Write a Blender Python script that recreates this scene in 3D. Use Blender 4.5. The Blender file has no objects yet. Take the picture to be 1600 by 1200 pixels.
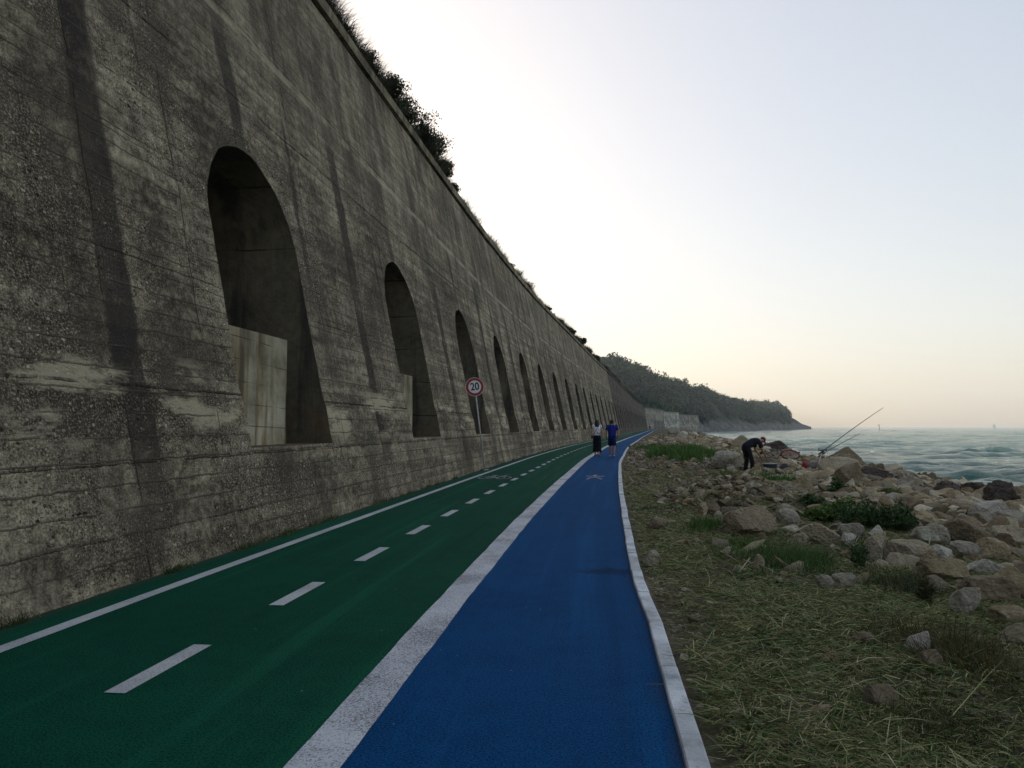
import bpy, bmesh, math, random
import numpy as np
from mathutils import Vector, Matrix
rng = np.random.default_rng(7); random.seed(7)
scn = bpy.context.scene
C = scn.collection
PI = math.pi

# ------------------------------------------------------------------ object helpers
def tag(o, label=None, cat=None, group=None, kind=None):
    if label: o['label'] = label
    if cat: o['category'] = cat
    if group: o['group'] = group
    if kind: o['kind'] = kind
    return o

def empty(name, loc=(0, 0, 0), rot=(0, 0, 0)):
    o = bpy.data.objects.new(name, None); C.objects.link(o)
    o.location = loc; o.rotation_euler = rot; o.empty_display_size = .2
    return o

def mk(name, V, F, mat=None, parent=None, smooth=True, col=None, uv=None):
    """one mesh object from numpy verts and a list of face arrays"""
    V = np.asarray(V, dtype=np.float32)
    if not isinstance(F, list): F = [F]
    F = [np.asarray(f, dtype=np.int32) for f in F if len(f)]
    me = bpy.data.meshes.new(name)
    loops = np.concatenate([f.ravel() for f in F])
    tot = np.concatenate([np.full(len(f), f.shape[1], dtype=np.int32) for f in F])
    start = np.concatenate([[0], np.cumsum(tot)[:-1]]).astype(np.int32)
    me.vertices.add(len(V)); me.vertices.foreach_set('co', V.ravel())
    me.loops.add(len(loops)); me.loops.foreach_set('vertex_index', loops)
    me.polygons.add(len(tot)); me.polygons.foreach_set('loop_start', start)
    me.polygons.foreach_set('loop_total', tot)
    me.update(calc_edges=True); me.validate()
    me.polygons.foreach_set('use_smooth', np.full(len(me.polygons), bool(smooth)))
    if col is not None:
        a = me.color_attributes.new('Col', 'FLOAT_COLOR', 'POINT')
        c = np.ones((len(V), 4), dtype=np.float32); c[:, :3] = col
        a.data.foreach_set('color', c.ravel())
    if uv is not None:
        l = me.uv_layers.new(name='UVMap')
        l.data.foreach_set('uv', np.asarray(uv, dtype=np.float32)[loops].ravel())
    if mat: me.materials.append(mat)
    o = bpy.data.objects.new(name, me); C.objects.link(o)
    if parent: o.parent = parent
    return o

class MB:
    """collects shapes and builds ONE mesh"""
    def __init__(s): s.V = []; s.F = []; s.n = 0
    def add(s, V, F):
        V = np.asarray(V, float)
        for f in (F if isinstance(F, list) else [F]):
            f = np.asarray(f, int)
            if len(f): s.F.append(f + s.n)
        s.V.append(V); s.n += len(V); return s
    def box(s, c, d, rot=None):
        c = np.array(c, float); d = np.array(d, float) / 2
        v = np.array([[x, y, z] for x in (-1, 1) for y in (-1, 1) for z in (-1, 1)]) * d
        if rot is not None: v = v @ np.array(rot).T
        return s.add(v + c, np.array([[0, 1, 3, 2], [4, 6, 7, 5], [0, 4, 5, 1], [2, 3, 7, 6], [0, 2, 6, 4], [1, 5, 7, 3]]))
    def tube(s, pts, r, n=8, cap=True):
        pts = np.array(pts, float); m = len(pts)
        r = np.full(m, r, float) if np.isscalar(r) else np.array(r, float)
        t = np.gradient(pts, axis=0); t /= np.linalg.norm(t, axis=1)[:, None] + 1e-9
        up = np.array([0, 0, 1.]) if abs(t[0][2]) < .9 else np.array([1., 0, 0])
        V = []
        for i in range(m):
            a = np.cross(t[i], up); a /= np.linalg.norm(a) + 1e-9; b = np.cross(t[i], a)
            th = np.arange(n) * 2 * PI / n
            V.append(pts[i] + r[i] * (np.cos(th)[:, None] * a + np.sin(th)[:, None] * b))
        V = np.concatenate(V)
        i, j = np.meshgrid(np.arange(m - 1), np.arange(n), indexing='ij')
        a = i * n + j; b = i * n + (j + 1) % n
        F = [np.stack([a, b, b + n, a + n], -1).reshape(-1, 4)]
        if cap:
            V = np.concatenate([V, pts[:1], pts[-1:]]); k = m * n
            jj = np.arange(n)
            F.append(np.stack([(jj + 1) % n, jj, np.full(n, k)], 1))
            F.append(np.stack([(m - 1) * n + jj, (m - 1) * n + (jj + 1) % n, np.full(n, k + 1)], 1))
        return s.add(V, F)
    def loft(s, rings, cap=True):
        rings = [np.array(r, float) for r in rings]; n = len(rings[0]); m = len(rings)
        V = np.concatenate(rings)
        i, j = np.meshgrid(np.arange(m - 1), np.arange(n), indexing='ij')
        a = i * n + j; b = i * n + (j + 1) % n
        F = [np.stack([a, b, b + n, a + n], -1).reshape(-1, 4)]
        if cap:
            V = np.concatenate([V, rings[0].mean(0)[None], rings[-1].mean(0)[None]]); k = m * n
            jj = np.arange(n)
            F.append(np.stack([(jj + 1) % n, jj, np.full(n, k)], 1))
            F.append(np.stack([(m - 1) * n + jj, (m - 1) * n + (jj + 1) % n, np.full(n, k + 1)], 1))
        return s.add(V, F)
    def torus(s, c, R, r, a=(1, 0, 0), b=(0, 0, 1), n=36, m=8):
        c = np.array(c, float); a = np.array(a, float); b = np.array(b, float); nn = np.cross(a, b)
        V = []
        for i in range(n):
            th = 2 * PI * i / n; d = math.cos(th) * a + math.sin(th) * b
            for k in range(m):
                ph = 2 * PI * k / m; V.append(c + d * (R + r * math.cos(ph)) + nn * r * math.sin(ph))
        i, j = np.meshgrid(np.arange(n), np.arange(m), indexing='ij')
        F = np.stack([i * m + j, ((i + 1) % n) * m + j, ((i + 1) % n) * m + (j + 1) % m, i * m + (j + 1) % m], -1).reshape(-1, 4)
        return s.add(V, F)
    def build(s, name, mat=None, parent=None, smooth=True):
        sizes = {}
        for f in s.F: sizes.setdefault(f.shape[1], []).append(f)
        return mk(name, np.concatenate(s.V), [np.concatenate(v) for v in sizes.values()], mat, parent, smooth)

def bevel(o, w=.01, seg=2):
    m = o.modifiers.new('bevel', 'BEVEL'); m.width = w; m.segments = seg; m.limit_method = 'ANGLE'
    return o

def ring(c, rx, ry, n=18, tilt=None):
    th = np.arange(n) * 2 * PI / n
    p = np.stack([rx * np.cos(th), ry * np.sin(th), np.zeros(n)], 1)
    if tilt is not None: p = p @ np.array(tilt).T
    return p + np.array(c)

# ------------------------------------------------------------------ noise
def _h(i, j, k, seed):
    n = (i.astype(np.int64) * 374761393 + j.astype(np.int64) * 668265263 + k.astype(np.int64) * 2147483647 + seed * 1442695041) & 0xffffffff
    n = ((n ^ (n >> 13)) * 1274126177) & 0xffffffff
    n = ((n ^ (n >> 16)) * 2246822519) & 0xffffffff
    return ((n ^ (n >> 15)) & 0xffffff) / float(0xffffff)
def vnoise(x, y, z=0., seed=0):
    x, y, z = np.broadcast_arrays(np.asarray(x, float), np.asarray(y, float), np.asarray(z, float))
    i = np.floor(x); j = np.floor(y); k = np.floor(z)
    u = x - i; v = y - j; w = z - k
    u = u * u * (3 - 2 * u); v = v * v * (3 - 2 * v); w = w * w * (3 - 2 * w)
    r = 0
    for a in (0, 1):
        for b in (0, 1):
            for c in (0, 1):
                r = r + _h(i + a, j + b, k + c, seed) * (u if a else 1 - u) * (v if b else 1 - v) * (w if c else 1 - w)
    return r * 2 - 1
def fbm(x, y, z=0., o=4, seed=0):
    r = 0; a = 1; t = 0
    for k in range(o):
        r = r + a * vnoise(x * 2 ** k, y * 2 ** k, np.asarray(z) * 2 ** k, seed + k); t += a; a *= .5
    return r / t
def sm(x, a, b):
    t = np.clip((np.asarray(x, float) - a) / (b - a), 0, 1); return t * t * (3 - 2 * t)

# ------------------------------------------------------------------ camera model
HCAM, FPX, PITCH = 1.4, 1200., math.atan(66 / 1200)
def pray(u, v):
    a = (u - 800) / FPX; b = (600 - v) / FPX
    return np.array([a, math.cos(PITCH) - math.sin(PITCH) * b, math.sin(PITCH) + math.cos(PITCH) * b])

# ------------------------------------------------------------------ the promenade curve (painted edge line of the lane)
REF = np.array([(-40, -7.8), (-20, -5.75), (0, -3.76), (3.2, -3.42), (5, -3.22), (8, -2.82), (11.7, -2.32), (14.6, -1.94), (18.8, -1.38),
                (24, -.65), (29.4, 0.1), (36, 1.05), (40.2, 1.72), (54.4, 4.1), (73.3, 7.7), (100, 12.8), (120.4, 16.8), (200, 32.3), (301, 52), (340, 60.5), (390, 74.5), (440, 92)])
def _cat(x, X, Y):
    m = np.gradient(Y, X); i = np.clip(np.searchsorted(X, x) - 1, 0, len(X) - 2); h = X[i + 1] - X[i]; t = (x - X[i]) / h
    return (2 * t**3 - 3 * t**2 + 1) * Y[i] + (t**3 - 2 * t**2 + t) * h * m[i] + (-2 * t**3 + 3 * t**2) * Y[i + 1] + (t**3 - t**2) * h * m[i + 1]
_ys = np.arange(-40, 440, .1); _xs = _cat(_ys, REF[:, 0], REF[:, 1])
_k = np.exp(-.5 * (np.arange(-60, 61) / 25.)**2); _k /= _k.sum()
_xs = np.convolve(np.pad(_xs, 60, mode='reflect', reflect_type='odd'), _k, 'valid')
_dx = np.gradient(_xs, _ys); _dl = np.sqrt(1 + _dx**2)
_S = np.concatenate([[0], np.cumsum((_dl[1:] + _dl[:-1]) / 2 * np.diff(_ys))]); _S -= np.interp(0, _ys, _S)
_NX = 1 / _dl; _NY = -_dx / _dl
_NX = np.convolve(np.pad(_NX, 40, mode='edge'), np.ones(81) / 81, 'valid'); _NY = np.convolve(np.pad(_NY, 40, mode='edge'), np.ones(81) / 81, 'valid')
def warp(s, t):
    """the painted divider and the kerb do not run quite parallel to the wall"""
    ds = np.interp(s, [3, 7, 12, 20, 32, 40, 70], [.01, -.03, -.09, -.08, -.04, .05, .04]); dk = np.interp(s, [4, 6, 7.5, 12, 20, 30, 37, 60], [.01, -.01, -.08, -.13, -.16, -.16, -.03, .02])
    return ds * np.interp(t, [1.5, 2.45, 2.7, 4.08], [0, 1, 1, 0]) + dk * np.interp(t, [2.7, 4.08, 4.3, 8], [0, 1, 1, 0])
def fr(s, t, z=0.):
    """point at arc length s, offset t to the right of the lane's edge line"""
    s, t, z = np.broadcast_arrays(np.asarray(s, float), np.asarray(t, float), np.asarray(z, float))
    t = t + warp(s, t)
    nx = np.interp(s, _S, _NX); ny = np.interp(s, _S, _NY)
    return np.stack([np.interp(s, _S, _xs) + nx * t, np.interp(s, _S, _ys) + ny * t, z], -1)
def inv(x, y):
    x = np.asarray(x, float); y = np.asarray(y, float); yy = y.copy()
    for _ in range(6):
        px = np.interp(yy, _ys, _xs); d = np.interp(yy, _ys, _dx); l = np.sqrt(1 + d * d)
        along = ((x - px) * d + (y - yy)) / l
        yy = yy + along / l
    px = np.interp(yy, _ys, _xs); d = np.interp(yy, _ys, _dx); l = np.sqrt(1 + d * d)
    S_ = np.interp(yy, _ys, _S); T_ = ((x - px) - (y - yy) * d) / l
    return S_, T_ - warp(S_, T_)
T_STRIP, T_BLUE, T_KERB, T_SHORE = 2.45, 2.685, 4.08, 4.18
SEA = -2.2
def zground(s, u):
    """shore height from arc length and distance beyond the kerb"""
    s = np.asarray(s, float); u = np.asarray(u, float)
    w = 1.2 * vnoise(s / 9., 3.3, seed=5)
    ue = u + w * sm(u, 2, 8)
    z = np.interp(ue, [-1, 0, .4, 2, 5, 8, 9.3, 10.6, 12.5, 16, 26], [-.02, -.02, 0., .03, -.06, -.22, -.5, -1.15, -2.1, -3.3, -5.2])
    z = z + .5 * sm(s, 70, 190) * sm(u, 1.5, 5) * (1 - sm(u, 9, 12))
    z = z + sm(u, .15, 1.4) * (.09 * fbm(s * .55, u * .55, o=3, seed=11) + .035 * fbm(s * 2.2, u * 2.2, o=2, seed=12))
    return z
def zt(x, y):
    s, t = inv(x, y); return zground(s, t - T_SHORE)
def on_ground(u, v):
    """world point of the shore seen at a photo pixel"""
    d = pray(u, v); z = -.1
    for _ in range(30):
        t = (z - HCAM) / d[2]; z = z * .5 + .5 * float(zt(d[0] * t, d[1] * t))
    t = (z - HCAM) / d[2]
    return np.array([d[0] * t, d[1] * t, z])

# ------------------------------------------------------------------ node helpers
class NT:
    def __init__(s, name, disp=False):
        s.m = bpy.data.materials.new(name); s.m.use_nodes = True
        s.t = s.m.node_tree; s.n = s.t.nodes; s.b = s.n['Principled BSDF']; s.out = s.n['Material Output']
    def node(s, ty, **kw):
        n = s.n.new(ty)
        for k, v in kw.items(): setattr(n, k, v)
        return n
    def put(s, sock, v):
        if v is None: return
        if hasattr(v, 'is_linked') or hasattr(v, 'links'): s.t.links.new(v, sock)
        elif isinstance(v, (tuple, list)) and len(v) == 3 and sock.type == 'RGBA': sock.default_value = (*v, 1)
        else: sock.default_value = v
    def pos(s): return s.node('ShaderNodeNewGeometry').outputs['Position']
    def objc(s): return s.node('ShaderNodeTexCoord').outputs['Object']
    def uv(s): return s.node('ShaderNodeTexCoord').outputs['UV']
    def scale(s, v, sc):
        n = s.node('ShaderNodeMapping'); s.put(n.inputs[0], v); n.inputs['Scale'].default_value = sc; return n.outputs[0]
    def noise(s, v, sc, det=4, rough=.55, dist=0., out=0):
        n = s.node('ShaderNodeTexNoise'); s.put(n.inputs['Vector'], v); n.inputs['Scale'].default_value = sc
        n.inputs['Detail'].default_value = det; n.inputs['Roughness'].default_value = rough; n.inputs['Distortion'].default_value = dist
        return n.outputs[out]
    def vor(s, v, sc, feat='F1', out='Distance', rnd=1.):
        n = s.node('ShaderNodeTexVoronoi'); n.feature = feat; s.put(n.inputs['Vector'], v); n.inputs['Scale'].default_value = sc
        n.inputs['Randomness'].default_value = rnd; return n.outputs[out]
    def math(s, op, a, b=None, c=None, clamp=False):
        n = s.node('ShaderNodeMath', operation=op, use_clamp=clamp); s.put(n.inputs[0], a); s.put(n.inputs[1], b)
        if c is not None: s.put(n.inputs[2], c)
        return n.outputs[0]
    def ss(s, v, a, b, lo=0., hi=1.):
        n = s.node('ShaderNodeMapRange', interpolation_type='SMOOTHSTEP'); s.put(n.inputs['Value'], v)
        n.inputs['From Min'].default_value = a; n.inputs['From Max'].default_value = b
        n.inputs['To Min'].default_value = lo; n.inputs['To Max'].default_value = hi; return n.outputs[0]
    def ramp(s, v, pts):
        n = s.node('ShaderNodeValToRGB'); s.put(n.inputs[0], v); e = n.color_ramp.elements
        while len(e) < len(pts): e.new(.5)
        for k, (p, c) in enumerate(pts): e[k].position = p; e[k].color = (*c, 1)
        return n.outputs[0]
    def mix(s, f, a, b, mode='MIX'):
        n = s.node('ShaderNodeMix', data_type='RGBA', blend_type=mode); s.put(n.inputs[0], f); s.put(n.inputs[6], a); s.put(n.inputs[7], b); return n.outputs[2]
    def xyz(s, v):
        n = s.node('ShaderNodeSeparateXYZ'); s.put(n.inputs[0], v); return n.outputs
    def comb(s, x, y, z=0.):
        n = s.node('ShaderNodeCombineXYZ'); s.put(n.inputs[0], x); s.put(n.inputs[1], y); s.put(n.inputs[2], z); return n.outputs[0]
    def attr(s, name='Col'):
        n = s.node('ShaderNodeAttribute'); n.attribute_name = name; return n.outputs['Color']
    def rnd(s): return s.node('ShaderNodeObjectInfo').outputs['Random']
    def bump(s, h, dist=.02, st=1.):
        n = s.node('ShaderNodeBump'); s.put(n.inputs['Height'], h); n.inputs['Distance'].default_value = dist; n.inputs['Strength'].default_value = st
        s.t.links.new(n.outputs[0], s.b.inputs['Normal']); return s
    def fin(s, col=None, rough=.8, spec=.3, metal=0.):
        s.put(s.b.inputs['Base Color'], col); s.put(s.b.inputs['Roughness'], rough)
        s.b.inputs['Specular IOR Level'].default_value = spec; s.b.inputs['Metallic'].default_value = metal
        return s.m

_flat = {}
def flat(name, col, rough=.7, spec=.3, metal=0., var=.25, sc=8., bump=0.):
    if name in _flat: return _flat[name]
    t = NT(name); n = t.noise(t.objc(), sc, 5, .6)
    f = t.ss(n, .3, .7)
    c = t.mix(f, tuple(x * (1 - var) for x in col), tuple(min(1, x * (1 + var)) for x in col))
    if bump: t.bump(t.noise(t.objc(), sc * 4, 4, .6), bump)
    _flat[name] = t.fin(c, rough, spec, metal); return _flat[name]

# ------------------------------------------------------------------ concrete of the walls, in (arc length, height) metres
PER, C0, SILL, SPRING, RAD = 7.78, 11.0, 1.13, 4.06, 1.38
BAT, OFF0 = .2, -.45
WALLTOP, COPTOP = 10.55, 10.92
def concrete(name, tint=(1, 1, 1), gain=1., streak=1., detail=True):
    t = NT(name); P = t.uv(); X = t.xyz(P); S, H = X[0], X[1]
    wob = t.noise(t.scale(P, (1.1, .9, 1)), 2., 7, .72)                              # wandering of joints
    big = t.noise(P, .28, 5, .6); mid = t.noise(P, 1.5, 7, .68); fine = t.noise(P, 9., 8, .74)
    boards = t.noise(t.comb(t.math('MULTIPLY', S, .22), t.math('MULTIPLY', H, 4.6)), 1., 2, .5)   # courses of shuttering
    vstk = t.noise(t.comb(t.math('MULTIPLY', S, 2.1), t.math('MULTIPLY', H, .13)), 1., 6, .66)
    tone = t.math('ADD', t.math('MULTIPLY', big, .5), t.math('MULTIPLY', mid, .5))
    tone = t.math('ADD', tone, t.math('MULTIPLY', t.math('SUBTRACT', boards, .5), .38))
    tone = t.math('ADD', tone, t.math('MULTIPLY', t.math('SUBTRACT', fine, .5), .75))
    g = lambda r, gg, b: (r * tint[0] * gain, gg * tint[1] * gain, b * tint[2] * gain)
    col = t.ramp(tone, [(.33, g(.016, .015, .013)), (.44, g(.062, .058, .048)), (.55, g(.155, .146, .12)), (.68, g(.32, .30, .25))])
    # upper part (above the string joint) is paler and smooth, with rain streaks
    up = t.ss(H, 5.6, 7.9)
    rain = t.ss(vstk, .40, .60)
    col = t.mix(t.math('MULTIPLY', up, .45), col, t.mix(rain, g(.075, .068, .058), g(.24, .225, .185)))
    # eroded courses that show the aggregate
    ero = t.math('MULTIPLY', t.ss(t.noise(P, .55, 4, .6), .40, .58), t.math('SUBTRACT', 1., t.math('MULTIPLY', up, .75)))
    dirt = t.math('MULTIPLY', t.ss(t.noise(t.scale(P, (1., .5, 1)), .8, 6, .7),   .46, .60), .78)
    col = t.mix(dirt, col, g(.040, .036, .032))
    peb = None
    if detail:
        w3 = t.node('ShaderNodeVectorMath', operation='ADD'); t.put(w3.inputs[0], P)
        t.put(w3.inputs[1], t.noise(P, 20., 2, .5, out=1))
        sc_ = t.node('ShaderNodeVectorMath', operation='MULTIPLY_ADD'); t.put(sc_.inputs[0], t.noise(P, 26., 3, .6, out=1)); sc_.inputs[1].default_value = (.055, .04, 0); t.put(sc_.inputs[2], P); Q = sc_.outputs[0]
        v1 = t.vor(t.scale(Q, (13, 20, 1)), 1.); v2 = t.vor(t.scale(Q, (33, 46, 1)), 1.)
        vc = t.xyz(t.vor(t.scale(Q, (13, 20, 1)), 1., out='Color')); vd = t.xyz(t.vor(t.scale(Q, (33, 46, 1)), 1., out='Color'))
        p1 = t.math('MULTIPLY', t.ss(v1, .34, .20), t.ss(vc[0], .45, .55)); p2 = t.math('MULTIPLY', t.ss(v2, .38, .22), t.ss(vd[0], .5, .6))
        peb = t.math('MULTIPLY', t.math('MAXIMUM', p1, p2), t.math('ADD', t.math('MULTIPLY', ero, .85), .15))
        pit = t.math('MULTIPLY', t.math('MAXIMUM', t.math('MULTIPLY', t.ss(v1, .34, .20), t.ss(vc[1], .72, .82)),
                                        t.math('MULTIPLY', t.ss(v2, .36, .2), t.ss(vd[1], .70, .8))), t.math('ADD', t.math('MULTIPLY', ero, .8), .2))
        grit = t.noise(P, 42., 5, .8); gm_ = t.math('ADD', .35, t.math('MULTIPLY', ero, .65))
        col = t.mix(t.math('MULTIPLY', t.ss(grit, .49, .42), t.math('MULTIPLY', gm_, .75)), col, g(.020, .018, .016))
        col = t.mix(t.math('MULTIPLY', t.ss(grit, .53, .60), t.math('MULTIPLY', gm_, .62)), col, g(.36, .335, .275))
        col = t.mix(pit, col, g(.014, .013, .012))
        col = t.mix(t.math('MULTIPLY', peb, t.math('ADD', .30, t.math('MULTIPLY', vd[2], .55))), col, t.mix(vc[2], g(.26, .235, .185), g(.46, .44, .38)))
    # dark wet streaks: one at the middle of each pier, one over each arch
    def near(off, width, h0, h1, h2, h3):
        ph = t.math('ADD', t.math('ADD', S, -off), t.math('MULTIPLY', t.math('SUBTRACT', t.noise(t.scale(P, (.6, .35, 1)), 1.3, 5, .7), .5), .40))
        d = t.math('ABSOLUTE', t.math('SUBTRACT', t.math('PINGPONG', ph, PER / 2), 0.))
        return t.math('MULTIPLY', t.math('MULTIPLY', t.ss(d, width * .92, width * .62), t.ss(H, h0, h1)), t.ss(H, h3, h2))
    amp = t.ss(t.noise(P, .42, 3, .5), .25, .55, .35, 1.)
    edge = t.ss(t.math('ADD', t.math('MULTIPLY', fine, .6), t.math('MULTIPLY', mid, .4)), .40, .53, .30, 1.)
    st = t.math('MULTIPLY', t.math('MAXIMUM', near(C0 + PER / 2 + .3, .29, -.4, 1.6, 6.6, 7.9), t.math('MULTIPLY', near(C0 - .1, .24, 5.0, 5.6, 6.9, 7.9), .9)), t.math('MULTIPLY', amp, edge))
    vs2 = t.math('MULTIPLY', t.math('MULTIPLY', t.ss(vstk, .565, .64), t.ss(H, 2.2, 5.2)), t.ss(H, 8.2, 6.4))
    st = t.math('MULTIPLY', t.math('MAXIMUM', st, t.math('MULTIPLY', vs2, .8)), streak, clamp=True)
    col = t.mix(t.math('MULTIPLY', st, .90), col, g(.017, .015, .017))
    # lime bloom along the ledge
    bloom = t.math('MULTIPLY', t.math('MULTIPLY', t.ss(t.noise(t.scale(P, (.5, 1.6, 1)), 1.1, 6, .7), .50, .60), t.ss(H, .9, 1.5)), t.ss(H, 2.25, 1.9))
    col = t.mix(t.math('MULTIPLY', bloom, .7), col, g(.33, .315, .26))
    # pour joints and cracks
    hj = t.math('ADD', H, t.math('MULTIPLY', t.math('SUBTRACT', wob, .5), .085))
    crk = None
    for hh, w, a in ((1.80, .020, .9), (1.06, .014, .8), (.42, .010, .6), (3.15, .012, .7), (4.5, .009, .5), (6.28, .022, 1.), (7.72, .016, .7), (9.1, .010, .4)):
        l = t.math('MULTIPLY', t.ss(t.math('ABSOLUTE', t.math('SUBTRACT', hj, hh)), w, w * .3), t.math('MULTIPLY', t.ss(t.noise(P, .9 + hh * .07, 6, .75), .40, .55), a))
        crk = l if crk is None else t.math('MAXIMUM', crk, l)
    sj = t.math('ADD', S, t.math('MULTIPLY', t.math('SUBTRACT', t.noise(P, .8, 3, .6), .5), .18))
    for off in (C0 + PER / 2 + .1, C0 + 2.0, C0 - 2.1):
        d = t.math('PINGPONG', t.math('ADD', sj, -off), PER / 2)
        crk = t.math('MAXIMUM', crk, t.math('MULTIPLY', t.math('MULTIPLY', t.ss(d, .014, .005), t.ss(t.noise(P, 1.3, 3, .6), .42, .55)), .8))
    bl = t.math('FRACT', t.math('MULTIPLY', hj, 4.6))
    bline = t.math('MULTIPLY', t.ss(t.math('MINIMUM', bl, t.math('SUBTRACT', 1., bl)), .055, .02), t.ss(t.noise(P, 1.7, 4, .65), .38, .52))
    col = t.mix(t.math('MULTIPLY', crk, .85), col, g(.016, .015, .013))
    col = t.mix(t.math('MULTIPLY', bline, .75), col, g(.06, .055, .046))
    # lip of pale mortar below the string joint
    lip = t.math('MULTIPLY', t.ss(t.math('ABSOLUTE', t.math('SUBTRACT', hj, 7.58)), .10, .03), t.ss(t.noise(P, .9, 4, .6), .4, .55))
    col = t.mix(t.math('MULTIPLY', lip, .5), col, g(.34, .32, .27))
    h = t.math('ADD', t.math('MULTIPLY', fine, .9), t.math('MULTIPLY', mid, .8))
    if peb is not None: h = t.math('ADD', t.math('ADD', h, t.math('MULTIPLY', grit, .7)), t.math('MULTIPLY', peb, .55)); h = t.math('SUBTRACT', h, t.math('MULTIPLY', pit, .6))
    h = t.math('SUBTRACT', h, t.math('MULTIPLY', crk, 1.6)); h = t.math('SUBTRACT', h, t.math('MULTIPLY', bline, .5))
    h = t.math('ADD', h, t.math('MULTIPLY', boards, .7))
    t.bump(h, .04, 1.)
    return t.fin(col, .92, .15)

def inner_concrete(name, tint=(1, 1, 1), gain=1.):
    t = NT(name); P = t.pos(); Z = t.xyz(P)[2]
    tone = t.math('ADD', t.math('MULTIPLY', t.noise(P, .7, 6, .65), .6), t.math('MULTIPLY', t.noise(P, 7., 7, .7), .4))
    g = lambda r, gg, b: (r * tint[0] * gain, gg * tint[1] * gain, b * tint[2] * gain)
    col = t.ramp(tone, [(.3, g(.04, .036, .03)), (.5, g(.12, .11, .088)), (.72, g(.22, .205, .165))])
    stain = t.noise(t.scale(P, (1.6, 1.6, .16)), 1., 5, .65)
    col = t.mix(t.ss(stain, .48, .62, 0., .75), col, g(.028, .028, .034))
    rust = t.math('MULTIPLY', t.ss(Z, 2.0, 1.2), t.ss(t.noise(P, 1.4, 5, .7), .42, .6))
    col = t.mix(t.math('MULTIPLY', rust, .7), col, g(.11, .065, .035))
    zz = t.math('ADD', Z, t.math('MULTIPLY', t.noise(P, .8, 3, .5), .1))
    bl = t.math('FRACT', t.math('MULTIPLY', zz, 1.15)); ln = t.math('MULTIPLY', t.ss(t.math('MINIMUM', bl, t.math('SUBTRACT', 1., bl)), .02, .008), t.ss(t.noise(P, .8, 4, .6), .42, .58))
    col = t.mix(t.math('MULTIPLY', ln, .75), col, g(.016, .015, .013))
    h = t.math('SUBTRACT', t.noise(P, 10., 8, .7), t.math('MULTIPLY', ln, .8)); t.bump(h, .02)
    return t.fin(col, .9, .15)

MWALL = concrete('weathered_concrete', (1.085, .98, .825), 1.78)
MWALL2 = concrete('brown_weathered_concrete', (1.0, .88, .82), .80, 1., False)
MWALL3 = concrete('pale_weathered_concrete', (1.0, .98, .93), 2.4, .4, False)
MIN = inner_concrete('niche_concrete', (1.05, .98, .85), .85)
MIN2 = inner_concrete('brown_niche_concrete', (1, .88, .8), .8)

def face_pt(s, h, dep=0., rough=1.):
    """point on the battered wall face (dep: metres into the wall from the face)"""
    s = np.asarray(s, float); h = np.asarray(h, float)
    d = rough * (.022 * fbm(s * .8, h * .8, o=3, seed=21) + .010 * fbm(s * 3.1, h * 3.1, o=2, seed=22) + .035 * (1 - sm(h + .12 * vnoise(s * .9, 0, seed=3), 1.72, 1.86)))
    return fr(s, OFF0 - BAT * h - dep + d, h)

def grid_faces(n, m):
    i, j = np.meshgrid(np.arange(n - 1), np.arange(m - 1), indexing='ij'); a = i * m + j
    return np.stack([a, a + m, a + m + 1, a + 1], -1).reshape(-1, 4)

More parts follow.
